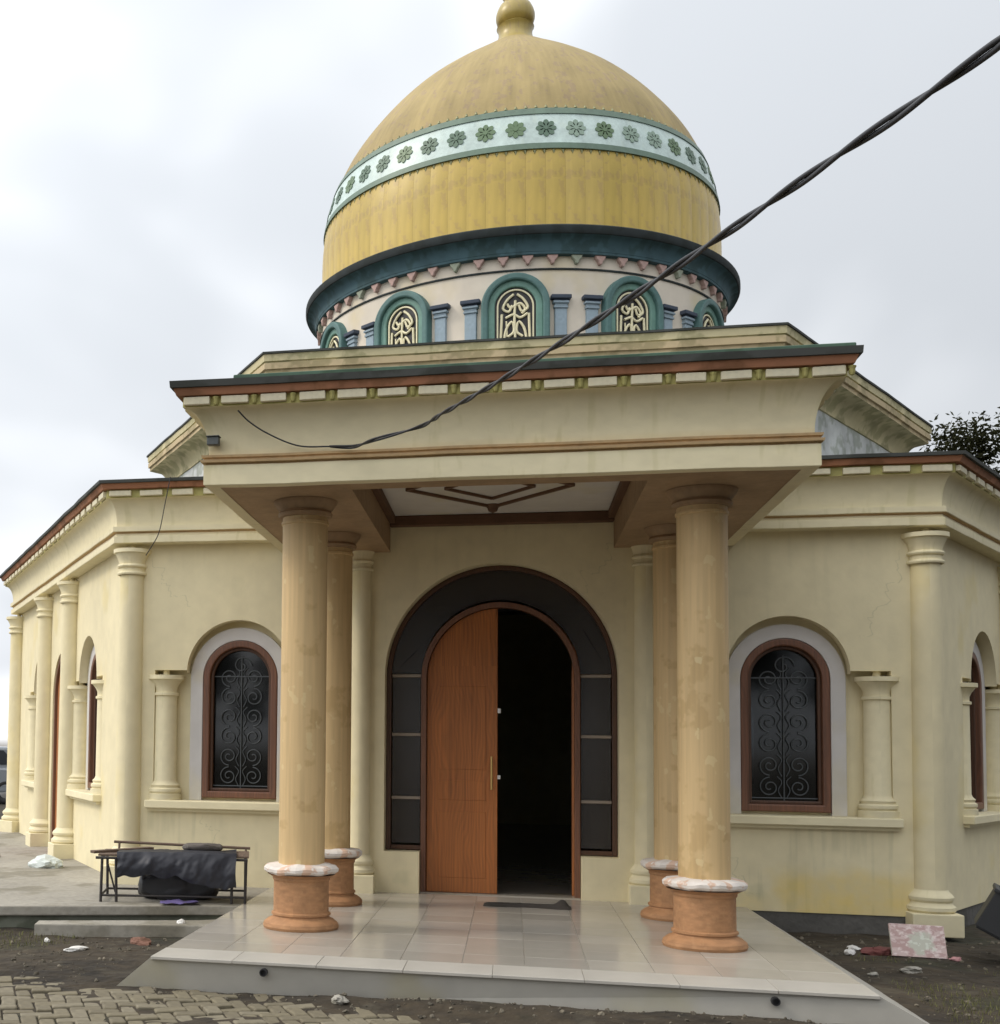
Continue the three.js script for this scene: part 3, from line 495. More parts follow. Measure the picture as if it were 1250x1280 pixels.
// portico roof
{
  const r = group(mosque, 'portico_roof');
  const X = 2.1085, Z = 3.412, B = 3.503, P = [[-X, 0.02], [-X, Z], [X, Z], [X, 0.02]];
  put(r, 'fascia', sweep(P, false, [[-0.1, B], [0, B], [0.004, B + 0.004], [0.004, B + 0.15], [-0.012, B + 0.155]]), M.trim);
  put(r, 'painted_moulding', sweep(P, false, [[-0.012, B + 0.155], [-0.012, B + 0.165], [0.022, B + 0.168], [0.026, B + 0.185], [0.0, B + 0.19], [0.0, B + 0.2], [0.016, B + 0.205], [0.02, B + 0.222], [-0.03, B + 0.226]]), M.orange);
  put(r, 'cove', sweep(P, false, [[-0.03, B + 0.226], ...cove(-0.028, B + 0.23, 0.12, B + 0.555, 10), [0.135, B + 0.557]]), M.trim);
  put(r, 'dentil_band', sweep(P, false, [[0.135, B + 0.557], [0.135, B + 0.63]]), M.olive);
  put(r, 'red_strip', sweep(P, false, [[0.135, B + 0.63], [0.175, B + 0.634], [0.195, B + 0.685]]), M.red);
  put(r, 'roof_edge', sweep(P, false, [[0.195, B + 0.685], [0.214, B + 0.687], [0.218, B + 0.735], [0.2, B + 0.74], [-0.2, B + 0.742]]), M.dark);
  put(r, 'roof_deck', box(-X, X, B + 0.6, B + 0.741, -0.3, Z - 0.01), M.roof);
  put(r, 'green_flashing', merge([rbox(-1.86, X + 0.19, B + 0.738, B + 0.772, Z + 0.02, Z + 0.17, 0.008), rbox(X + 0.02, X + 0.17, B + 0.738, B + 0.77, 0.5, Z + 0.02, 0.008)]), M.green);
  const dg = rbox(-0.1, 0.1, -0.029, 0.029, -0.018, 0.026, 0.006), kg = lathe([[0, -0.035], [0.014, -0.028], [0.02, -0.012], [0.02, 0.012], [0.026, 0.022], [0.026, 0.03], [0, 0.03]], 10);
  for (let i = 0; i < 16; i++) { const x = (i - 7.5) * 0.2845; const d = put(r, 'dentil', dg, M.dentil); d.position.set(x, B + 0.594 + rr(-0.002, 0.002), Z + 0.139); d.scale.set(rr(0.93, 1.04), rr(0.9, 1.08), 1); d.rotation.z = rr(-0.02, 0.02); const k = put(r, 'drop', kg, M.olive); k.position.set(x + 0.142, B + 0.592, Z + 0.14); }
  for (const s of [-1, 1]) for (let i = 0; i < 10; i++) { const d = put(r, 'dentil', dg, M.dentil); d.position.set(s * (X + 0.137), B + 0.594, Z - 0.1 - i * 0.2845); d.rotation.y = Math.PI / 2; }
  for (const s of [-1, 1]) put(r, 'beam', box(s > 0 ? 1.05 : -X + 0.06, s > 0 ? X - 0.06 : -1.05, B + 0.004, B + 0.36, -0.01, Z - 0.06), M.soffit);
  put(r, 'beam', box(-1.05, 1.05, B + 0.006, B + 0.36, Z - 0.34, Z - 0.062), M.soffit);
  put(r, 'ceiling', box(-1.06, 1.06, B + 0.347, B + 0.4, -0.01, Z - 0.33), M.ceiling);
  put(r, 'cornice_strip', rbox(-1.05, 1.05, B + 0.245, B + 0.345, 0.001, 0.1, 0.012), M.brown);
  for (const s of [-1, 1]) put(r, 'cornice_strip', rbox(s > 0 ? 0.99 : -1.06, s > 0 ? 1.06 : -0.99, B + 0.27, B + 0.345, 0.1, Z - 0.34, 0.012), M.brown);
  const cy = B + 0.338, rh = (pts, w) => pts.map((a, i) => { const b = pts[(i + 1) % pts.length], l = Math.hypot(b[0] - a[0], b[1] - a[1]); return rbox(-l / 2, l / 2, -0.014, 0.014, -w / 2, w / 2, 0.005).rotateY(-Math.atan2(b[1] - a[1], b[0] - a[0])).translate((a[0] + b[0]) / 2, cy, (a[1] + b[1]) / 2); });
  put(r, 'ceiling_moulding', merge([...rh([[-0.78, 1.38], [-0.06, 0.48], [0.62, 1.38], [-0.06, 2.25]], 0.04), ...rh([[-0.45, 1.38], [-0.06, 0.88], [0.3, 1.38], [-0.06, 1.9]], 0.03)]), M.brown);
  put(r, 'ceiling_boss', lathe([[0, cy - 0.07], [0.04, cy - 0.05], [0.05, cy - 0.02], [0.075, cy], [0.08, cy + 0.02]], 20).translate(-0.06, 0, 0.52), M.brown);
}

// upper tier
const TX = 0.126, TA = 4.834;
{
  const t = group(mosque, 'upper_tier'), P = hexPath(TA, TX);
  put(t, 'wall', sweep(P, true, [[-0.3, 4.1], [-0.3, 5.64]]), M.tierWall);
  put(t, 'cove', sweep(P, true, [[-0.3, 5.64], [-0.28, 5.642], ...cove(-0.28, 5.645, -0.05, 5.86, 8), [-0.03, 5.862]]), M.tier);
  put(t, 'band', sweep(P, true, [[-0.03, 5.862], [-0.03, 5.91], [-0.005, 5.915], [-0.005, 5.985]]), M.tierBand);
  put(t, 'upper_band', sweep(P, true, [[-0.005, 5.985], [-0.02, 5.99], [-0.02, 6.0], [0, 6.005], [0.006, 6.085]]), M.tier);
  put(t, 'edge', sweep(P, true, [[0.006, 6.085], [0.022, 6.088], [0.022, 6.112], [0, 6.115], [-0.3, 6.12]]), M.dark);
  const g = new THREE.ExtrudeGeometry(new THREE.Shape(hexPath(TA - 0.02, TX).map(([x, z]) => V2(x, -z))), { depth: 0.05, bevelEnabled: false }); g.rotateX(-Math.PI / 2);
  put(t, 'roof', triuv(g.translate(0, 6.05, 0)), M.roof);
}

// drum
const DX = 0.15;
{
  const d = group(mosque, 'drum', [DX, 0, CZ]), R = 2.85;
  put(d, 'wall', lathe([[R, 6.05], [R, 7.8]], 120), M.drumWall);
  put(d, 'string_line', lathe([[R, 7.6], [R + 0.018, 7.602], [R + 0.018, 7.622], [R, 7.625]], 120), M.ringDark);
  put(d, 'ring_cove', lathe([[R, 7.775], [2.93, 7.78], [2.93, 7.81], ...cove(2.935, 7.815, 3.04, 7.98, 6), [3.055, 7.985]], 120), M.ringTeal);
  put(d, 'ring_rim', lathe([[3.055, 7.985], [3.07, 7.99], [3.085, 8.02], [3.085, 8.085], [3.06, 8.105], [2.7, 8.12]], 120), M.ringDark);
  const N = 12, tri = (() => { const q = new THREE.Shape(); q.moveTo(-0.068, 0.13); q.lineTo(0.068, 0.13); q.bezierCurveTo(0.06, 0.075, 0.03, 0.08, 0.024, 0.045); q.bezierCurveTo(0.02, 0.01, -0.02, 0.01, -0.024, 0.045); q.bezierCurveTo(-0.03, 0.08, -0.06, 0.075, -0.068, 0.13); return q; })(), bgeo = ext(tri, 0.075, 0, 0.01);
  for (let i = 0; i < 60; i++) { const a = (i + 0.5) * Math.PI / 30, b = put(d, 'bracket', bgeo, i % 5 === 2 ? M.pinkGreen : M.pink); b.position.set((R - 0.012) * Math.sin(a), 7.648, (R - 0.012) * Math.cos(a)); b.rotation.y = a; }
  const arch = (r0, r1, ys, y0) => { const s = new THREE.Shape(); s.moveTo(-r1, y0); s.lineTo(-r1, ys); s.absarc(0, ys, r1, Math.PI, 0, true); s.lineTo(r1, y0); s.lineTo(r0, y0); s.lineTo(r0, ys); s.absarc(0, ys, r0, 0, Math.PI, false); s.lineTo(-r0, y0); s.closePath(); return s; };
  const ys = 7.14, hoodG = ext(arch(0.335, 0.42, ys, 6.12), 0.15, -0.06, 0.02, 24), hood2G = ext(arch(0.252, 0.34, ys, 6.12), 0.1, -0.06, 0.015, 24);
  const backG = ext(archPath(new THREE.Shape(), 0, 0.256, 6.12, ys), 0.02, -0.03), frameG = ext(arch(0.208, 0.228, ys, 6.14), 0.02, 0, 0.003, 20);
  // gilt script: overlapping strokes, loops and uprights
  const strokes = [];
  const T = (p, r = 0.017) => strokes.push(tube(p.map(([x, y]) => [x, y + 6.1, 0.01]), r, 26, 5).scale(1, 1, 1));
  for (const s of [-1, 1]) { T([[s * 0.17, 0.1], [s * 0.18, 0.5], [s * 0.165, 0.95]]); T([[s * 0.06, 0.45], [s * 0.13, 0.6], [s * 0.1, 0.78], [s * 0.04, 0.85], [s * 0.02, 0.72], [s * 0.09, 0.66]]); T([[s * 0.02, 1.2], [s * 0.1, 1.13], [s * 0.15, 1.02], [s * 0.08, 0.98], [s * 0.04, 1.06]]); }
  T([[-0.15, 0.62], [-0.08, 0.56], [0.02, 0.6], [0.1, 0.55], [0.16, 0.6]]); T([[-0.12, 0.9], [-0.02, 0.94], [0.06, 0.9], [0.15, 0.95]]); T([[0.0, 0.62], [-0.01, 0.9], [0.0, 1.12]]); T([[-0.1, 0.66], [-0.11, 0.86]], 0.011); T([[0.08, 0.95], [0.12, 1.0], [0.06, 1.08], [-0.06, 1.03], [-0.1, 1.08]]);
  T([[-0.16, 0.3], [-0.05, 0.22], [0.06, 0.3], [0.15, 0.22]]); T([[-0.14, 0.42], [0, 0.36], [0.14, 0.44]]);
  const scriptG = merge(strokes);
  const shaftG = merge([rbox(-0.075, 0.075, 6.1, 7.1, -0.03, 0.045, 0.01), rbox(-0.088, 0.088, 7.1, 7.13, -0.03, 0.06, 0.008), rbox(-0.08, 0.08, 7.13, 7.16, -0.03, 0.05, 0.006), rbox(-0.1, 0.1, 7.16, 7.19, -0.03, 0.07, 0.008)]), capG = merge([rbox(-0.088, 0.088, 7.192, 7.212, -0.03, 0.055, 0.006), rbox(-0.125, 0.125, 7.214, 7.265, -0.03, 0.09, 0.01)]);
  for (let i = 0; i < N; i++) {
    const a = i * 2 * Math.PI / N, at = (name, g, m, r, da = 0) => { const o = put(d, name, g, m); o.position.set(r * Math.sin(a + da), 0, r * Math.cos(a + da)); o.rotation.y = a + da; };
    at('arch_hood', hoodG, M.hood, R); at('inner_arch', hood2G, M.hood2, R); at('window_panel', backG, M.black, R + 0.012); at('panel_frame', frameG, M.script, R + 0.003); at('script_grille', scriptG, M.script, R + 0.01);
    for (const s of [-1, 1]) { at('pilaster', shaftG, M.blue, R, s * 0.193); at('pilaster_capital', capG, M.blueDark, R, s * 0.193); }
  }
}

// dome
{
  const d = group(mosque, 'dome', [DX, 0, CZ]);
  const kh = [8.1, 8.4, 8.975, 9.55, 10.125, 10.7, 11.175, 11.55, 11.875, 12.08], kr = [2.835, 2.839, 2.825, 2.73, 2.495, 2.085, 1.63, 1.15, 0.67, 0.37];
  const curve = new THREE.CatmullRomCurve3(kh.map((h, i) => V3(kr[i], h, 0)), false, 'centripetal'), pts = curve.getPoints(400);
  const rAt = (h) => { for (let i = 1; i < pts.length; i++) if (pts[i].y >= h) { const t = (h - pts[i - 1].y) / (pts[i].y - pts[i - 1].y); return lerp(pts[i - 1].x, pts[i].x, t); } return pts[pts.length - 1].x; };
  const span = (h0, h1, n, o = 0) => { const r = []; for (let i = 0; i <= n; i++) { const h = lerp(h0, h1, i / n); r.push([rAt(h) + o, h]); } return r; };
  put(d, 'under_shell', lathe(span(8.1, 9.9, 14, -0.02), 96, 1), M.goldDull);
  const NP = 72, al = 2 * Math.PI / NP, P = [], nA = 4, nH = 8, uv = [], idx = [];   // one standing panel, slightly pillowed, its seams open
  for (let j = 0; j <= nH; j++) for (let i = 0; i <= nA; i++) { const t = i / nA, a = (t - 0.5) * al * 0.994, h = lerp(8.11, 9.185, j / nH), r = rAt(h) + 0.006 - 0.006 * Math.pow(Math.abs(2 * t - 1), 6); P.push(r * Math.sin(a), h, r * Math.cos(a)); uv.push(a * 2.84, h); }
  for (let j = 0; j < nH; j++) for (let i = 0; i < nA; i++) { const k = j * (nA + 1) + i; idx.push(k, k + 1, k + nA + 2, k, k + nA + 2, k + nA + 1); }
  const pg = new THREE.BufferGeometry(); pg.setAttribute('position', new THREE.Float32BufferAttribute(P, 3)); pg.setAttribute('uv', new THREE.Float32BufferAttribute(uv, 2)); pg.setIndex(idx); pg.computeVertexNormals();
  for (let i = 0; i < NP; i++) { const m = put(d, 'panel', pg, [M.gold, M.gold, M.gold2, M.gold3][Math.floor(rnd() * 4)]); m.rotation.y = i * al; }
  put(d, 'upper_shell', lathe(span(9.76, 12.08, 60), 128, 1), M.goldDull);
  put(d, 'tile_band', lathe(span(9.24, 9.72, 8, 0.012), 128, 1), M.aqua);
  put(d, 'green_rim', lathe([[rAt(9.18) - 0.01, 9.178], [rAt(9.18) + 0.03, 9.182], [rAt(9.26) + 0.03, 9.258], [rAt(9.26), 9.264]], 128), M.bandGreen);
  put(d, 'green_rim', lathe([[rAt(9.69), 9.69], [rAt(9.69) + 0.025, 9.694], [rAt(9.79) + 0.025, 9.785], [rAt(9.79) - 0.01, 9.79]], 128), M.bandGreen);
  for (const [h, s, n] of [[9.178, -1, 150], [9.792, 1, 132]]) {   // lace points along both rims
    const gs = [], r = rAt(h), slope = (rAt(h + 0.05) - rAt(h)) / 0.05;
    for (let i = 0; i < n; i++) { const a = i * 2 * Math.PI / n, g = new THREE.ConeGeometry(0.024, 0.055, 4); g.scale(1, 1, 0.3); if (s < 0) g.rotateZ(Math.PI); g.rotateX(Math.atan(slope)); g.translate(0, s * 0.035, 0.008 + slope * s * 0.035); g.rotateY(0); g.translate(0, h, r); g.rotateY(a); gs.push(g); }
    put(d, 'lace_trim', merge(gs), M.lace);
  }
  const petals = []; for (let k = 0; k < 8; k++) { const s = new THREE.Shape(); s.absellipse(0, 0.078, 0.036, 0.052, 0, Math.PI * 2); petals.push(new THREE.ExtrudeGeometry(s, { depth: 0.006, bevelEnabled: false, curveSegments: 6 }).rotateZ(k * Math.PI / 4)); }
  petals.push(new THREE.CylinderGeometry(0.03, 0.03, 0.01, 12).rotateX(Math.PI / 2).translate(0, 0, 0.008)); const rg = merge(petals);
  const hm = 9.475, sl = Math.atan((rAt(9.6) - rAt(9.35)) / 0.25);
  for (let i = 0; i < 46; i++) { const a = i * 2 * Math.PI / 46, e = group(d, 'tmp'); d.remove(e); const m = put(d, 'rosette', rg, i === 2 || i === 4 || i === 5 ? M.rosette3 : i % 3 ? M.rosette : M.rosette2); m.position.set((rAt(hm) + 0.014) * Math.sin(a), hm, (rAt(hm) + 0.014) * Math.cos(a)); m.rotation.order = 'YXZ'; m.rotation.set(sl, a, 0); }
  put(d, 'finial', lathe([[0.38, 12.04], [0.33, 12.1], [0.27, 12.17], [0.245, 12.26], [0.25, 12.34], [0.275, 12.38], [0.235, 12.385], [0.225, 12.42], [0.265, 12.45], [0.285, 12.52], [0.285, 12.58], [0.265, 12.65], [0.23, 12.72], [0.18, 12.76], [0.16, 12.82], [0.2, 12.88], [0.21, 12.96], [0.15, 13.05], [0.07, 13.1], [0.05, 13.5], [0.0, 13.55]], 40, 0.8), M.finial);
}

// ------------------------------------------------------------------ small things on and around the building
solo('wall_lamp', 'small dark box lamp fixed to the portico fascia', 'lamp', merge([rbox(-0.045, 0.045, -0.03, 0.03, 0, 0.06, 0.006), rbox(-0.015, 0.015, -0.015, 0.015, -0.04, 0.01, 0.003), rbox(-0.05, 0.05, 0.03, 0.038, -0.005, 0.07, 0.003)]), S([0.07, 0.08, 0.08], { roughness: 0.5 }), [-2.03, 3.82, 3.425]);

function rayPoint(u, v, depth) {  // a photograph pixel and a distance along the lens axis give a point
  const cr = Math.cos(0.0153), sr = Math.sin(0.0153), a = u - 269.54, b = v - 840.9, x = (cr * a + sr * b) / 1586.89 * depth, y = -(-sr * a + cr * b) / 1586.89 * depth;
  return V3(x, y, -depth).applyEuler(new THREE.Euler(0.0576, 0.2294, 0, 'YXZ')).add(camera.position);
}
{ // twisted service cable coming down to the portico
  const A = rayPoint(520, 535, 8.6), Bp = rayPoint(1250, 53, 2.9), pts = [];
  const far = Bp.clone().add(Bp.clone().sub(A).multiplyScalar(1.1)).add(V3(0, 0.5, 0));
  const ctrl = [V3(-1.17, 3.755, 3.43), V3(-1.0, 3.73, 3.5), rayPoint(470, 549, 8.75)];
  for (let i = 0; i <= 8; i++) { const t = i / 8, q = A.clone().lerp(Bp, t); q.y -= 0.05 * Math.sin(Math.PI * t); ctrl.push(q); }
  ctrl.push(far);
  const curve = new THREE.CatmullRomCurve3(ctrl, false, 'centripetal'), L = curve.getLength(), n = 900, gs = [];
  const up = V3(0, 1, 0);
  for (const ph of [0, Math.PI]) {
    const q = []; for (let i = 0; i <= n; i++) { const t = i / n, c = curve.getPointAt(t), d = curve.getTangentAt(t), s = d.clone().cross(up).normalize(), u2 = s.clone().cross(d), a = ph + t * L / 0.8 * 6.283; q.push(c.addScaledVector(s, 0.0078 * Math.cos(a)).addScaledVector(u2, 0.0078 * Math.sin(a))); }
    gs.push(new THREE.TubeGeometry(new THREE.CatmullRomCurve3(q), n, 0.0078, 7));
  }
  solo('power_cable', 'thick twisted black cable running down to the portico fascia', 'cable', merge(gs), M.cable);
  const w1 = [[-1.17, 3.755, 3.43], [-1.4, 3.77, 3.43], [-1.62, 3.86, 3.46], [-1.76, 3.95, 3.5], [-1.83, 4.02, 3.545]];
  solo('thin_wire', 'thin dark wire looping up from the cable to the cornice', 'wire', tube(w1, 0.006, 40, 6), M.cable);
  solo('thin_wire', 'thin wire hanging down from the eaves beside the corner column', 'wire', tube([[-3.2, 4.25, 0.37], [-3.25, 4.0, 0.36], [-3.33, 3.7, 0.3], [-3.42, 3.6, 0.2], [-3.5, 3.5, 0.16]], 0.005, 30, 5), M.cable);
}

{ // low steel bench with a dark tarpaulin thrown over it, on the apron
  const b = thing('bench', 'low dark metal bench draped with navy tarpaulin below the arched window', 'bench', [-2.86, 0.176, 1.22], 0.2);
  const st = S([0.045, 0.04, 0.038], { roughness: 0.6, metalness: 0.3 }), wood = S([0.2, 0.15, 0.12], { map: woodMap, roughness: 0.8 });
  const L = 0.64, D = 0.27, h = 0.4;
  for (const [x, z] of [[-L, D], [-L + 0.14, D], [L, D], [-L, -D], [L, -D], [L - 0.12, D]]) put(b, 'leg', bar([x, 0, z], [x + rr(-0.01, 0.01), h, z], 0.013, 8), st);
  put(b, 'frame', merge([bar([-L - 0.05, h, D], [L + 0.02, h, D], 0.014), bar([-L - 0.02, h, -D], [L + 0.02, h, -D], 0.014), bar([-L, h, D], [-L, h, -D], 0.013), bar([L, h, D], [L, h, -D], 0.013), bar([-L, 0.07, D], [L, 0.07, D], 0.011), bar([-L, 0.07, -D], [L, 0.07, -D], 0.011), bar([-L, 0.07, D], [-L, 0.07, -D], 0.011), bar([-L + 0.05, 0.38, D], [-L + 0.13, 0.1, D], 0.009)]), st);
  for (let i = 0; i < 5; i++) put(b, 'slat', rbox(-L - 0.03, L + 0.03, h + 0.014, h + 0.034, -D + i * 0.115 - 0.02, -D + i * 0.115 + 0.075, 0.005), wood);
  put(b, 'back_rail', merge([bar([-L + 0.05, h + 0.1, -D - 0.03], [L + 0.04, h + 0.06, -D - 0.02], 0.014), bar([-L + 0.1, h, -D], [-L + 0.1, h + 0.1, -D - 0.03], 0.012), bar([L, h, -D], [L, h + 0.065, -D - 0.02], 0.012)]), wood);
  const nu = 60, nv = 40, pos = [], uv = [], idx = [];
  for (let j = 0; j <= nv; j++) for (let i = 0; i <= nu; i++) {
    const u = i / nu, v = j / nv, x = lerp(-0.5, 0.56, u) + 0.03 * (fbm3(u * 3, v * 3, 1, 2, 33) - 0.5);
    const s = v * 1.0, top = 0.42; let y, z;
    if (s < top) { z = -0.16 + (s / top) * (D + 0.19); y = h + 0.045 + 0.03 * fbm3(u * 5, v * 5, 3, 3, 35); } else { const t = (s - top) / (1 - top); z = D + 0.03 + 0.05 * Math.sin(t * 2.4) + 0.05 * (fbm3(u * 7, t * 2, 5, 3, 37) - 0.5); y = h + 0.05 - t * lerp(0.15, 0.36, fbm3(u * 4, 2, 2, 3, 39)) + 0.01; }
    z += 0.05 * (fbm3(u * 16 + 2 * v, v * 3, 9, 3, 47) - 0.5) * smooth(0.3, 0.6, v); y -= 0.03 * smooth(0.3, 0.0, v) * fbm3(u * 9, v * 9, 1, 2, 49); pos.push(x, y, z); uv.push(x, s);
  }
  for (let j = 0; j < nv; j++) for (let i = 0; i < nu; i++) { const k = j * (nu + 1) + i; idx.push(k, k + nu + 1, k + 1, k + 1, k + nu + 1, k + nu + 2); }
  const g = new THREE.BufferGeometry(); g.setAttribute('position', new THREE.Float32BufferAttribute(pos, 3)); g.setAttribute('uv', new THREE.Float32BufferAttribute(uv, 2)); g.setIndex(idx); g.computeVertexNormals();
  solo('tarpaulin', 'dark navy plastic sheet hanging over the low bench', 'tarpaulin', g, Ph([0.022, 0.024, 0.034], { roughness: 0.55, side: THREE.DoubleSide }), [-2.86, 0.176, 1.22], [0, 0.2, 0]);
  const pg = new THREE.PlaneGeometry(0.34, 0.16, 14, 8).rotateX(-Math.PI / 2), pp = pg.attributes.position; for (let i = 0; i < pp.count; i++) pp.setY(i, 0.012 + 0.05 * fbm3(pp.getX(i) * 14, pp.getZ(i) * 14, 2, 3, 41)); pg.computeVertexNormals();
  solo('plastic_bag', 'crumpled purple plastic bag on the slab beneath the bench', 'plastic bag', pg, Ph([0.16, 0.13, 0.3], { roughness: 0.35, side: THREE.DoubleSide }), [-2.72, 0.176, 1.58], [0, 0.3, 0]);
}
{
  const rough = (w, h, d, sd) => { const g = new THREE.BoxGeometry(w, h, d, 18, 10, 12), p = g.attributes.position; for (let i = 0; i < p.count; i++) { const x = p.getX(i), y = p.getY(i), z = p.getZ(i), k = 1 - 0.35 * Math.pow(Math.hypot(x / w, y / h, z / d) * 1.15, 3), q = 0.35 * (fbm3(x * 7 + sd, y * 7, z * 7, 4, sd) - 0.5); p.setXYZ(i, x * k + q * w * 0.3, Math.max(-h / 2, y * k + q * h), z * k + q * d * 0.5); } g.computeVertexNormals(); return g; };
  const dk = Ph([0.03, 0.03, 0.034], { roughness: 0.5 }), gy = S([0.16, 0.14, 0.13], { roughness: 0.9, map: mossMap }), pl = S([0.17, 0.12, 0.09], { map: woodMap, roughness: 0.85 });
  solo('black_bundle', 'bulging black plastic bundle stowed beneath the low bench', 'bundle', rough(0.8, 0.26, 0.36, 51), dk, [-2.84, 0.305, 1.16], [0, 0.2, 0]);
  solo('grey_cloth', 'crumpled grey cloth heaped on the bench top', 'cloth', rough(0.4, 0.07, 0.26, 53), gy, [-2.62, 0.66, 1.12], [0, 0.35, 0]);
  solo('loose_plank', 'narrow dark plank lying askew across the bench end', 'plank', rbox(-0.3, 0.3, -0.012, 0.012, -0.045, 0.045, 0.004), pl, [-3.33, 0.625, 1.32], [0, 0.75, 0.03]);
}
{ // dark cloth mat with one bunched end before the doorway
  const nu = 50, nv = 12, pos = [], uv = [], idx = [];
  for (let j = 0; j <= nv; j++) for (let i = 0; i <= nu; i++) { const u = i / nu, v = j / nv, x = -0.38 + 0.76 * u, z = -0.13 + 0.26 * v + 0.02 * Math.sin(u * 9), lump = Math.exp(-(((u - 0.9) / 0.075) ** 2)) * Math.sin(Math.PI * clamp(v * 1.05)); const edge = Math.min(1, Math.min(v, 1 - v) * 8, Math.min(u, 1 - u) * 20); pos.push(x, edge * (0.012 + 0.007 * fbm3(u * 12, v * 5, 1, 2, 91) + 0.055 * lump), z); uv.push(x, z); }
  for (let j = 0; j < nv; j++) for (let i = 0; i < nu; i++) { const k = j * (nu + 1) + i; idx.push(k, k + nu + 1, k + 1, k + 1, k + nu + 1, k + nu + 2); }
  const g = new THREE.BufferGeometry(); g.setAttribute('position', new THREE.Float32BufferAttribute(pos, 3)); g.setAttribute('uv', new THREE.Float32BufferAttribute(uv, 2)); g.setIndex(idx); g.computeVertexNormals();
  solo('doormat', 'dark thin doormat with a bunched end before the open door', 'doormat', g, S([0.06, 0.052, 0.045], { roughness: 1, map: mossMap, side: THREE.DoubleSide }), [0.25, HP + 0.002, 0.66], [0, -0.02, 0]);
}
{ // printed board leaning against the corner column, right
  const m = tex(256, 160, [0.42, 0.26], (u, v) => { const n = fbm(u, v, 9, 4, 801), r = smooth(0.45, 0.55, n), c = smooth(0.55, 0.6, fbm(u, v, 14, 3, 811)); const k = Math.hypot((u - 0.55) / 0.3, (v - 0.45) / 0.4); const e = smooth(0.95, 0.6, k + 0.8 * (n - 0.5)); return [lerp(lerp(0.62, 0.5, r), 0.55, e) + 0.12 * c, lerp(lerp(0.48, 0.34, r), 0.55, e) + 0.14 * c, lerp(lerp(0.45, 0.32, r), 0.46, e) + 0.14 * c]; });
  m.offset.set(0.5, 0);
  const b = solo('printed_board', 'pink and white patterned board leaning by the corner column base', 'board', rbox(-0.205, 0.205, 0, 0.26, -0.012, 0.012, 0.004), S([1, 1, 1], { map: m, roughness: 0.6 }), [3.25, 0.0, 1.32], [-0.35, 0.1, -0.03]);
  b.rotation.order = 'YXZ';
}
{ // black plastic crate tipped on its side
  const c = thing('black_crate', 'black plastic crate tipped over near the corner column', 'crate', [4.0, -0.03, 1.3], -0.3);
  const mt = S([0.025, 0.026, 0.028], { roughness: 0.5 }), k = new THREE.Group();
  const mk = (n, g) => put(c, n, g, mt);
  const rot = (g) => g.applyMatrix4(new THREE.Matrix4().makeRotationZ(-0.5).scale(V3(1.15, 1.2, 1.1)).setPosition(-0.06, 0.165, 0));
  mk('bottom_panel', rot(rbox(-0.26, 0.26, -0.012, 0.012, -0.2, 0.2, 0.006)));
  mk('side_panel', rot(rbox(-0.27, 0.27, 0, 0.26, 0.19, 0.212, 0.006))); mk('side_panel', rot(rbox(-0.27, 0.27, 0, 0.26, -0.212, -0.19, 0.006)));
  mk('end_panel', rot(rbox(-0.272, -0.25, 0, 0.26, -0.2, 0.2, 0.006))); mk('end_panel', rot(rbox(0.25, 0.272, 0, 0.26, -0.2, 0.2, 0.006)));
  mk('rim', rot(merge([rbox(-0.285, 0.285, 0.25, 0.275, 0.19, 0.225, 0.005), rbox(-0.285, 0.285, 0.25, 0.275, -0.225, -0.19, 0.005), rbox(-0.285, -0.25, 0.25, 0.275, -0.2, 0.2, 0.005), rbox(0.25, 0.285, 0.25, 0.275, -0.2, 0.2, 0.005)])));
}
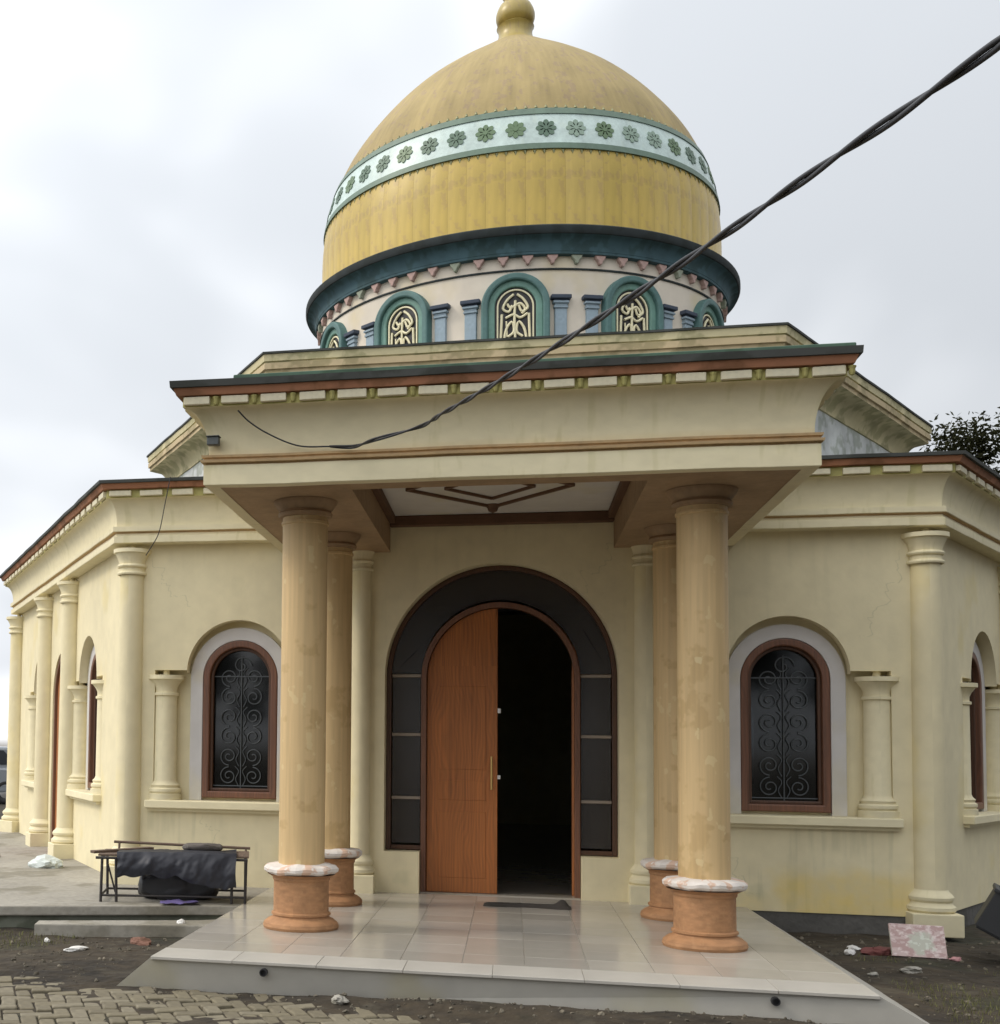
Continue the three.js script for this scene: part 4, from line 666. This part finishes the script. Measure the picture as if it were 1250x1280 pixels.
{ // rubbish and stones
  const paper = S([0.72, 0.71, 0.68], { roughness: 0.8, side: THREE.DoubleSide }), pinkP = S([0.5, 0.26, 0.26], { roughness: 0.7 }), darkRed = S([0.16, 0.05, 0.045], { roughness: 0.8 }), stone = S([0.3, 0.28, 0.24], { map: concMap }), pale = S([0.42, 0.4, 0.35], { map: concMap }), bagM = Ph([0.55, 0.6, 0.58], { roughness: 0.4 });
  const lump = (rx, ry, rz, s) => { const g = new THREE.IcosahedronGeometry(1, 3), p = g.attributes.position; for (let i = 0; i < p.count; i++) { const x = p.getX(i), y = p.getY(i), z = p.getZ(i), q = 0.4 + 1.15 * fbm3(x * 1.5 + s, y * 1.5, z * 1.5, 4, s); p.setXYZ(i, x * q * rx, y * q * ry, z * q * rz); } g.computeVertexNormals(); return g; };
  const at = (name, label, cat, g, m, x, z, y, grp) => solo(name, label, cat, g, m, [x, y ?? groundHeight(x, z) + 0.012, z], [0, rr(0, 6), 0], grp);
  at('foam_scrap', 'white foam scrap on bare earth left of the porch', 'litter', lump(0.1, 0.022, 0.045, 5), paper, -3.15, 3.06);
  at('white_pebble', 'small white pebble on bare earth below the apron step', 'pebble', lump(0.022, 0.02, 0.022, 6), paper, -3.52, 2.7, undefined);
  at('crumpled_paper', 'crumpled white paper lying on the lower concrete step', 'litter', lump(0.05, 0.025, 0.035, 7), paper, -2.6, 1.98, 0.092);
  at('broken_brick', 'broken reddish brick on earth beside the porch ramp', 'brick', lump(0.09, 0.045, 0.06, 8), S([0.26, 0.13, 0.09], { map: concMap }), -2.78, 2.55);
  at('crumpled_bag', 'pale crumpled plastic bag on the apron by the side door', 'plastic bag', lump(0.2, 0.1, 0.14, 9), bagM, -5.0, -1.15, 0.22);
  at('grey_stone', 'dark grey stone on the apron near the far corner', 'stone', lump(0.1, 0.05, 0.08, 10), stone, -6.05, -2.1, 0.2);
  at('white_wrapper', 'torn white wrapper on dark soil by the porch ramp', 'litter', lump(0.06, 0.022, 0.045, 11), paper, 2.86, 0.98);
  at('white_cup', 'crushed white cup on soil near the patterned board', 'litter', lump(0.05, 0.03, 0.04, 12), paper, 2.75, 1.28);
  at('red_rag', 'dark red rag crumpled beside the patterned board', 'rag', lump(0.13, 0.05, 0.09, 13), darkRed, 2.98, 1.22);
  at('pink_wrapper', 'small pinkish wrapper on soil between the board and crate', 'litter', lump(0.05, 0.016, 0.03, 14), pinkP, 3.5, 1.35);
  at('pale_stone', 'flat pale stone on bare soil right of the porch', 'stone', lump(0.09, 0.03, 0.06, 15), pale, 3.0, 2.05);
  at('pale_chip', 'thin pale chip lying at the foot of the right ramp', 'litter', lump(0.05, 0.014, 0.025, 16), pale, 2.68, 2.25);
  at('tan_stone', 'rounded tan stone in earth below the porch front', 'stone', lump(0.075, 0.03, 0.05, 17), pale, -0.92, 4.52);
  const im = new THREE.InstancedMesh(lump(1, 0.6, 0.85, 20), stone, 1500); im.name = 'gravel'; im.userData = { kind: 'stuff', label: 'scattered small gravel on the bare earth', category: 'gravel' }; im.castShadow = im.receiveShadow = true;
  const o = new THREE.Object3D(), col = new THREE.Color();
  for (let i = 0; i < 1500; i++) {
    let x, z; const t = rnd();
    if (t < 0.3) { x = rr(-5, -2.6); z = rr(2.3, 4.4); } else if (t < 0.55) { x = rr(-2.3, 3); z = 4.34 + Math.pow(rnd(), 2) * 0.5; } else { x = rr(2.55, 5); z = rr(0.1, 4.6); }
    const s = 0.005 + 0.016 * Math.pow(rnd(), 3); o.position.set(x, groundHeight(x, z) + s * 0.2, z); o.rotation.set(rr(0, 3), rr(0, 6), rr(0, 3)); o.scale.setScalar(s); o.updateMatrix(); im.setMatrixAt(i, o.matrix); const k = rr(0.25, 0.85); im.setColorAt(i, col.setRGB(k, k * 0.93, k * 0.8));
  }
  scene.add(im);
  // short grass and weeds
  const blade = new THREE.BufferGeometry(); blade.setAttribute('position', new THREE.Float32BufferAttribute([-0.05, 0, 0, 0.05, 0, 0, 0.03, 0.55, 0.08, -0.05, 0, 0, 0.03, 0.55, 0.08, -0.03, 0.55, 0.08, -0.03, 0.55, 0.08, 0.03, 0.55, 0.08, 0, 1, 0.3], 3)); blade.computeVertexNormals();
  const gm = new THREE.MeshPhysicalMaterial({ roughness: 0.9, side: THREE.DoubleSide }); gm.color.setRGB(0.12, 0.13, 0.05);
  const NG = 5200, gr = new THREE.InstancedMesh(blade, gm, NG); gr.name = 'grass'; gr.userData = { kind: 'stuff', label: 'sparse short grass growing on the bare earth', category: 'grass' }; gr.castShadow = gr.receiveShadow = true;
  for (let i = 0; i < NG; i++) {
    let x, z, k = 0; do { k++; if (rnd() < 0.6) { x = rr(2.7, 5); z = rr(1.4, 4.8); } else { x = rr(-5, -2.5); z = rr(2.3, 4.3); } } while (k < 20 && fbm3(x * 1.4, z * 1.4, 7, 3, 44) < (x > 0 ? 0.62 - 0.07 * (z - 1.4) : 0.62));
    const s = rr(0.015, 0.05); o.position.set(x, groundHeight(x, z) - 0.004, z); o.rotation.set(rr(-0.4, 0.4), rr(0, 6.28), rr(-0.4, 0.4)); o.scale.set(s, s, s); o.updateMatrix(); gr.setMatrixAt(i, o.matrix); const c = rr(0.6, 1.5); gr.setColorAt(i, col.setRGB(c * 1.05, c, c * 0.8));
  }
  scene.add(gr);
}

// ------------------------------------------------------------------ trees and the background beyond the left corner
function tree(name, label, pos, trunkH, cw, ch, n, leaf, colr, grp, through = 0) {
  const t = thing(name, label, 'tree', pos, 0, grp), bark = S([0.09, 0.075, 0.06], { roughness: 1 });
  const top = trunkH + ch * 0.5, limbs = [lathe([[0.24, 0], [0.19, 0.4], [0.16, trunkH * 0.6], [0.12, trunkH], [0.05, top]], 12, 1)], tips = [];
  for (let i = 0; i < 11; i++) { const a = i * 2.4 + rr(-0.3, 0.3), y = trunkH * rr(0.75, 1.1), l = cw * rr(0.5, 0.95), b = [Math.cos(a) * l, y + ch * rr(0.1, 0.75), Math.sin(a) * l]; limbs.push(tube([[0, y, 0], [b[0] * 0.45, y + (b[1] - y) * 0.65, b[2] * 0.45], b], 0.045, 10, 5)); tips.push(b); }
  put(t, 'trunk', merge(limbs), bark);
  const clumps = []; for (let i = 0; i < 60; i++) { const a = rr(0, 6.283), e = Math.acos(rr(-0.75, 1)), q = Math.cbrt(rnd()); clumps.push([cw * q * Math.sin(e) * Math.cos(a), trunkH + ch * 0.42 + ch * 0.55 * q * Math.cos(e), cw * q * Math.sin(e) * Math.sin(a), rr(0.2, 0.42) * cw * 0.55]); } for (const b of tips) clumps.push([b[0], b[1], b[2], 0.2 * cw]);
  const pos3 = [], nor = [], colA = []; const v = V3(), e1 = V3(), e2 = V3();
  for (let i = 0; i < n; i++) {
    const c = clumps[Math.floor(rnd() * clumps.length)], dx = rr(-1, 1) + rr(-1, 1), dy = rr(-1, 1) + rr(-1, 1), dz = rr(-1, 1) + rr(-1, 1);
    v.set(c[0] + dx * c[3] * 0.6, c[1] + dy * c[3] * 0.5, c[2] + dz * c[3] * 0.6); const s = leaf * rr(0.6, 1.3);
    e1.set(rr(-1, 1), rr(-0.8, 0.4), rr(-1, 1)).normalize(); e2.set(rr(-1, 1), rr(-1, 1), rr(-1, 1)).cross(e1).normalize();
    const A = v.clone().addScaledVector(e1, -s), B = v.clone().addScaledVector(e2, s * 0.38), C = v.clone().addScaledVector(e1, s), D = v.clone().addScaledVector(e2, -s * 0.38), nn = e1.clone().cross(e2), k = rr(0.6, 1.4);
    for (const q of [A, B, C, A, C, D]) { pos3.push(q.x, q.y, q.z); nor.push(nn.x, nn.y, nn.z); colA.push(k * rr(0.95, 1.05), k, k * 0.9); }
  }
  const g = new THREE.BufferGeometry(); g.setAttribute('position', new THREE.Float32BufferAttribute(pos3, 3)); g.setAttribute('normal', new THREE.Float32BufferAttribute(nor, 3)); g.setAttribute('color', new THREE.Float32BufferAttribute(colA, 3));
  const lm = new THREE.MeshPhysicalMaterial({ roughness: 0.8, side: THREE.DoubleSide, vertexColors: true, transmission: through, thickness: 0 }); lm.color.setRGB(...colr);
  put(t, 'crown', g, lm); return t;
}
tree('leafy_tree', 'dark leafy tree rising behind the right wing roof', [10.1, 0, -13.5], 3.0, 3.2, 5.6, 150000, 0.062, [0.12, 0.125, 0.07], undefined, 0.5);
tree('leafy_tree', 'taller dark tree standing beyond the right wing eaves', [12.1, 0, -12.8], 4.6, 2.8, 6.2, 110000, 0.062, [0.11, 0.12, 0.065], undefined, 0.5);
{ // unseen trees added across the yard to block low sky light from the porch
  const t0 = tree('added_yard_tree', 'unseen leafy tree added across the yard to dim the porch', [-9, 0, 25], 2.6, 3.6, 6.4, 16000, 0.15, [0.055, 0.07, 0.035], 'added trees across the yard');
  for (const [x, z, s] of [[-3, 27, 1.1], [3.5, 26, 1.05], [9.5, 23, 1.15], [13.5, 16, 1.2], [14.5, 9, 1.15], [12.5, 3.2, 0.95]]) { const c = t0.clone(); c.name = numbered('added_yard_tree'); c.position.set(x, 0, z); c.rotation.y = x * 3; c.scale.setScalar(s); c.userData = { ...t0.userData }; scene.add(c); }
}
{ // grey car parked beyond the left corner
  const c = thing('parked_car', 'grey hatchback car parked beyond the left side of mosque', 'car', [-14.15, -0.03, -19.2], 0.25);
  const paint = Ph([0.2, 0.22, 0.24], { roughness: 0.35, clearcoat: 0.8, clearcoatRoughness: 0.1 }), gl = Ph([0.03, 0.035, 0.04], { roughness: 0.08 }), rub = S([0.025, 0.025, 0.025], { roughness: 0.9 }), rim = S([0.5, 0.5, 0.5], { metalness: 0.8, roughness: 0.35 });
  const sh = new THREE.Shape(); sh.moveTo(-1.95, 0.3); sh.lineTo(1.95, 0.3); sh.bezierCurveTo(2.05, 0.5, 2.02, 0.75, 1.9, 0.82); sh.lineTo(1.85, 0.95); sh.lineTo(-0.9, 0.98); sh.bezierCurveTo(-1.5, 0.92, -1.95, 0.85, -2.0, 0.65); sh.closePath();
  put(c, 'body', ext(sh, 1.66, -0.83, 0.06), paint);
  const cab = new THREE.Shape(); cab.moveTo(-0.95, 0.95); cab.bezierCurveTo(-0.4, 1.4, -0.2, 1.52, 0.1, 1.54); cab.lineTo(1.2, 1.5); cab.bezierCurveTo(1.6, 1.4, 1.75, 1.15, 1.85, 0.93); cab.closePath();
  put(c, 'cabin', ext(cab, 1.46, -0.73, 0.07), paint);
  const wd = new THREE.Shape(); wd.moveTo(-0.6, 1.02); wd.bezierCurveTo(-0.3, 1.3, -0.15, 1.42, 0.12, 1.44); wd.lineTo(1.15, 1.41); wd.lineTo(1.5, 1.04); wd.closePath();
  for (const s of [-1, 1]) put(c, 'side_window', ext(wd, 0.02, s > 0 ? 0.722 : -0.742), gl);
  put(c, 'rear_window', rbox(-0.012, 0.012, -0.2, 0.2, -0.6, 0.6, 0.005).rotateZ(0.62).translate(1.69, 1.22, 0), gl);
  for (const x of [-1.25, 1.25]) for (const s of [-1, 1]) { const w = put(c, 'wheel', new THREE.TorusGeometry(0.24, 0.085, 10, 28), rub); w.position.set(x, 0.325, s * 0.76); put(w, 'rim', lathe([[0, -0.03], [0.2, -0.04], [0.21, 0.03], [0.08, 0.05], [0, 0.06]], 20).rotateX(Math.PI / 2), rim); }
  for (const s of [-1, 1]) { put(c, 'headlight', rbox(-1.99, -1.9, 0.66, 0.78, s * 0.62 - 0.14, s * 0.62 + 0.14, 0.02), S([0.7, 0.7, 0.68], { roughness: 0.15 })); put(c, 'tail_light', rbox(1.88, 1.98, 0.72, 0.88, s * 0.66 - 0.1, s * 0.66 + 0.1, 0.02), S([0.4, 0.03, 0.02], { roughness: 0.2 })); }
}

renderer.render(scene, camera);
